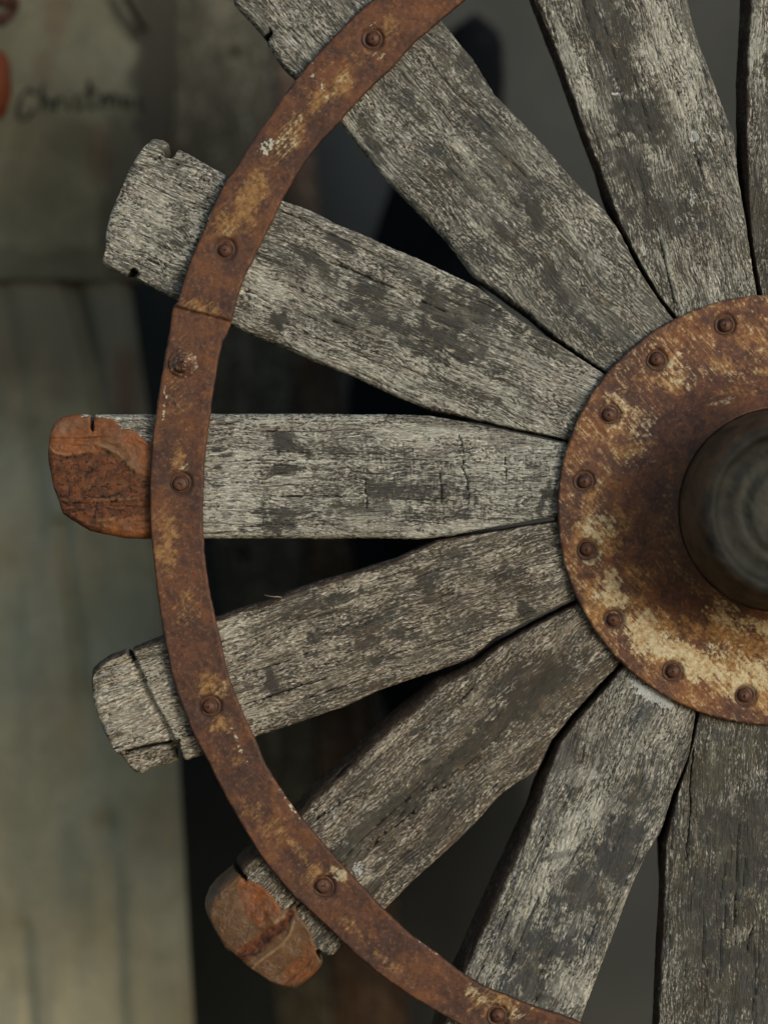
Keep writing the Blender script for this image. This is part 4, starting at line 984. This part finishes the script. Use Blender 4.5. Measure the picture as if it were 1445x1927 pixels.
n_ = lathe('bolt', [(1, 22), (6, 21.5), (11, 19), (15, 15), (17.5, 10), (18.5, 6), (20, 4.5), (24.5, 4.2), (27, 2.5), (27.8, -4)], M_bolt, band_o, nut[0], nut[1], TH - 1, seed=9, masks=(0.25, 0.35, 0.3, 0.35))
n_['label'] = 'domed bolt head on a round washer'

# ------------------------------------------------------------------ flange
seg = 1100; nrad = 84
rad = np.concatenate([np.linspace(189, 396, nrad - 10), np.linspace(397, 404, 10)])
th_ = np.linspace(0, 2 * math.pi, seg, endpoint=False)
Rg, Ag = np.meshgrid(rad, th_)
wob = 1.3 * fbm(np.cos(Ag) * 14, np.sin(Ag) * 14, 4, 151)
Rg2 = Rg + wob * sstep(380, 404, Rg)
U = HUB[0] + Rg2 * np.cos(Ag); V = HUB[1] - Rg2 * np.sin(Ag)
H = 15 + 88 * np.clip((318 - Rg) / 128, 0, 1) ** 2.1 + 0.0 * Rg
H -= rnd(404 - Rg, 6)
H += 2.2 * fbm(U / 60, V / 60, 4, 153) + 0.9 * fbm(U / 10, V / 10, 3, 155)
fb = [(1360, 612), (1233, 679), (1145, 780), (1096, 906), (1103, 1035), (1153, 1164), (1262, 1263), (1399, 1309)]
a8 = math.degrees(ang(*fb[-1])); 
for k_ in range(1, 9):
    aa = math.radians(a8 + 22.4 * k_); fb.append((HUB[0] + 354 * math.cos(aa), HUB[1] - 354 * math.sin(aa)))
Al = np.zeros_like(U)
for i, (x, y) in enumerate(fb):
    d = np.hypot(U - x, V - y)
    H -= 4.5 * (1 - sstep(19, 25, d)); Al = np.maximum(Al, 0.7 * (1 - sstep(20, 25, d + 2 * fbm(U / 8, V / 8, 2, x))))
och = blobs(U, V, [(1240, 720, 60, 26, 10, .85), (1270, 680, 30, 34, 0, .75), (1160, 800, 46, 34, 60, .8), (1180, 850, 60, 20, -20, .75), (1110, 940, 30, 50, 0, .8), (1120, 1010, 60, 50, 0, .95), (1160, 990, 40, 30, 0, .6), (1130, 1120, 70, 50, 50, .95), (1240, 1200, 150, 50, 38, 1), (1370, 1280, 150, 44, 18, 1), (1380, 690, 90, 24, 10, .75), (1380, 740, 60, 14, 0, .5), (1190, 1080, 50, 26, 45, .6), (1350, 1190, 90, 40, 30, .9), (1420, 650, 40, 50, 0, .5), (1440, 1230, 60, 60, 0, 1), (1300, 1100, 90, 16, 40, .4), (1250, 960, 16, 110, 0, .35), (1100, 860, 20, 30, 0, .5)], 161, .7, .025, .1, 1.35)
cre = blobs(U, V, [(1230, 1205, 120, 46, 40, 1), (1160, 1120, 60, 36, 55, 1), (1120, 1000, 40, 40, 0, .7), (1180, 860, 60, 30, -10, .3), (1370, 700, 80, 30, 0, .3), (1180, 780, 60, 40, 50, .55), (1260, 700, 50, 40, 0, .6), (1370, 1160, 90, 30, 25, .6), (1115, 1050, 26, 30, 0, .75), (1330, 1260, 120, 44, 24, 1), (1420, 1270, 70, 50, 0, 1), (1420, 1180, 50, 26, 25, .8), (1130, 1000, 34, 16, 0, .5), (1250, 700, 34, 14, 0, .55), (1275, 665, 14, 10, 0, .6), (1155, 800, 32, 12, 30, .5), (1350, 760, 40, 7, -10, .5), (1400, 660, 60, 10, 0, .3), (1110, 900, 26, 16, 0, .4), (1390, 1130, 60, 14, 20, .45)], 163, .8, .03, .15, 1.3)
och = np.maximum(och, 0.34 * sstep(250, 330, Rg)); cre = np.maximum(cre, 0.20 * sstep(270, 340, Rg))
whi = blobs(U, V, [(1250, 1205, 50, 24, 30, .55), (1360, 1220, 40, 20, 0, .5), (1355, 758, 26, 5, -12, .5), (1145, 805, 20, 8, 0, .4), (1275, 665, 14, 6, 0, .5), (1420, 1180, 30, 12, 0, .5), (1118, 1120, 10, 12, 0, .6)], 165, .8, .06, .2, 1.3)
Al = np.maximum(Al, blobs(U, V, [(1105, 1083, 26, 6, 0, .8), (1160, 1090, 80, 12, 30, .3), (1330, 780, 60, 40, -30, .25), (1200, 1130, 60, 20, 45, .3)], 167))
Al = np.maximum(Al, 0.2 * (1 - sstep(191, 205, Rg + 14 * fbm(U / 30, V / 30, 3, 5))))  # occlusion shade around the nave painted into the plate colour
verts = np.stack([(U - HUB[0]) * S, -H * S, -(V - HUB[1]) * S], -1)
rim = verts[:, -1].copy(); rim[:, 1] = -1.0 * S
rin = verts[:, 0].copy(); rin[:, 1] = 4 * S; rin[:, [0, 2]] *= 1.0
rim2 = rim.copy()
allv = np.concatenate([rin[:, None], verts, rim2[:, None]], 1)
ncf = allv.shape[1]
idx = np.arange(seg * ncf).reshape(seg, ncf)
nx_ = np.roll(idx, -1, 0)
fc = np.stack([idx[:, :-1], idx[:, 1:], nx_[:, 1:], nx_[:, :-1]], -1).reshape(-1, 4)
cmk = np.stack([och, cre, whi, Al], -1); cmk = np.concatenate([cmk[:, :1] * 0, cmk, cmk[:, -1:] * 0], 1)
M_fl = rust_mat('rusty_hub_plate', 2.7, -1, 1.0, (0.76, 0.82, 0.82))
fl_o = add('hub_plate', allv.reshape(-1, 3), fc[:, ::-1], M_fl, wheel, {'masks': cmk.reshape(-1, 4)})
for i, (x, y) in enumerate(fb):
    lathe('bolt', prof, M_bolt, fl_o, x, y, 10.5, seed=20 + i * 1.7, masks=(0.05, 0.0, 0, 0.45))

rb = np.array([60, 396, 400, 400, 396, 60.0]); yb = np.array([134, 134, 137, 142, 146, 146.0])
tb = np.linspace(0, 2 * math.pi, 180, endpoint=False)
vb = np.stack([np.outer(np.cos(tb), rb) * S, np.tile(yb, (180, 1)) * S, np.outer(np.sin(tb), rb) * S], -1)
ib = np.arange(180 * 6).reshape(180, 6); jb = np.roll(ib, -1, 0)
fb_ = np.stack([ib, jb, np.roll(jb, -1, 1), np.roll(ib, -1, 1)], -1).reshape(-1, 4)
add('back_plate', vb.reshape(-1, 3), fb_, M_fl, wheel, {'masks': np.tile([0.0, 0, 0, 0.8], (180 * 6, 1))})

# ------------------------------------------------------------------ nave
pr = [(187, 60), (187.5, 96), (186, 112), (183, 140), (178, 172), (171, 198), (165, 216), (157, 226), (148, 229), (140, 228), (134, 218), (124, 213), (112, 213), (102, 215), (94, 215), (88, 214), (80, 217), (72, 222), (60, 223), (44, 222), (30, 217), (22, 205), (16, 190), (4, 188)]
pr = np.array(pr, float)
tt = np.linspace(0, len(pr) - 1, 110)
rr_ = np.interp(tt, np.arange(len(pr)), pr[:, 0]); hh = np.interp(tt, np.arange(len(pr)), pr[:, 1])
for _ in range(3):
    rr_[1:-1] = (rr_[:-2] + 2 * rr_[1:-1] + rr_[2:]) / 4; hh[1:-1] = (hh[:-2] + 2 * hh[1:-1] + hh[2:]) / 4
sg = 260; a = np.linspace(0, 2 * math.pi, sg, endpoint=False)
Rr, Aa = np.meshgrid(rr_, a); Hh, _ = np.meshgrid(hh, a)
nn = fbm(np.cos(Aa) * Rr / 28, np.sin(Aa) * Rr / 28 + Hh / 28, 4, 171)
Rr2 = Rr + 1.4 * nn * (Rr > 140); Hh2 = Hh + 2.6 * nn
verts = np.stack([Rr2 * np.cos(Aa) * S, -Hh2 * S, Rr2 * np.sin(Aa) * S], -1)
idx = np.arange(sg * 110).reshape(sg, 110); nx_ = np.roll(idx, -1, 0)
fc = np.stack([idx[:, :-1], nx_[:, :-1], nx_[:, 1:], idx[:, 1:]], -1).reshape(-1, 4)
fc = list(map(list, fc)) + [list(idx[:, -1])]
face = (1 - sstep(150, 166, Rr + 10 * nn)); mid_ = (1 - sstep(88, 112, Rr + 12 * nn)) * sstep(20, 40, Rr)
cmk = np.stack([face, mid_, 0 * Rr, 0 * Rr + 1], -1)
add('nave', verts.reshape(-1, 3), fc, nave_mat(), wheel, {'masks': cmk.reshape(-1, 4)})
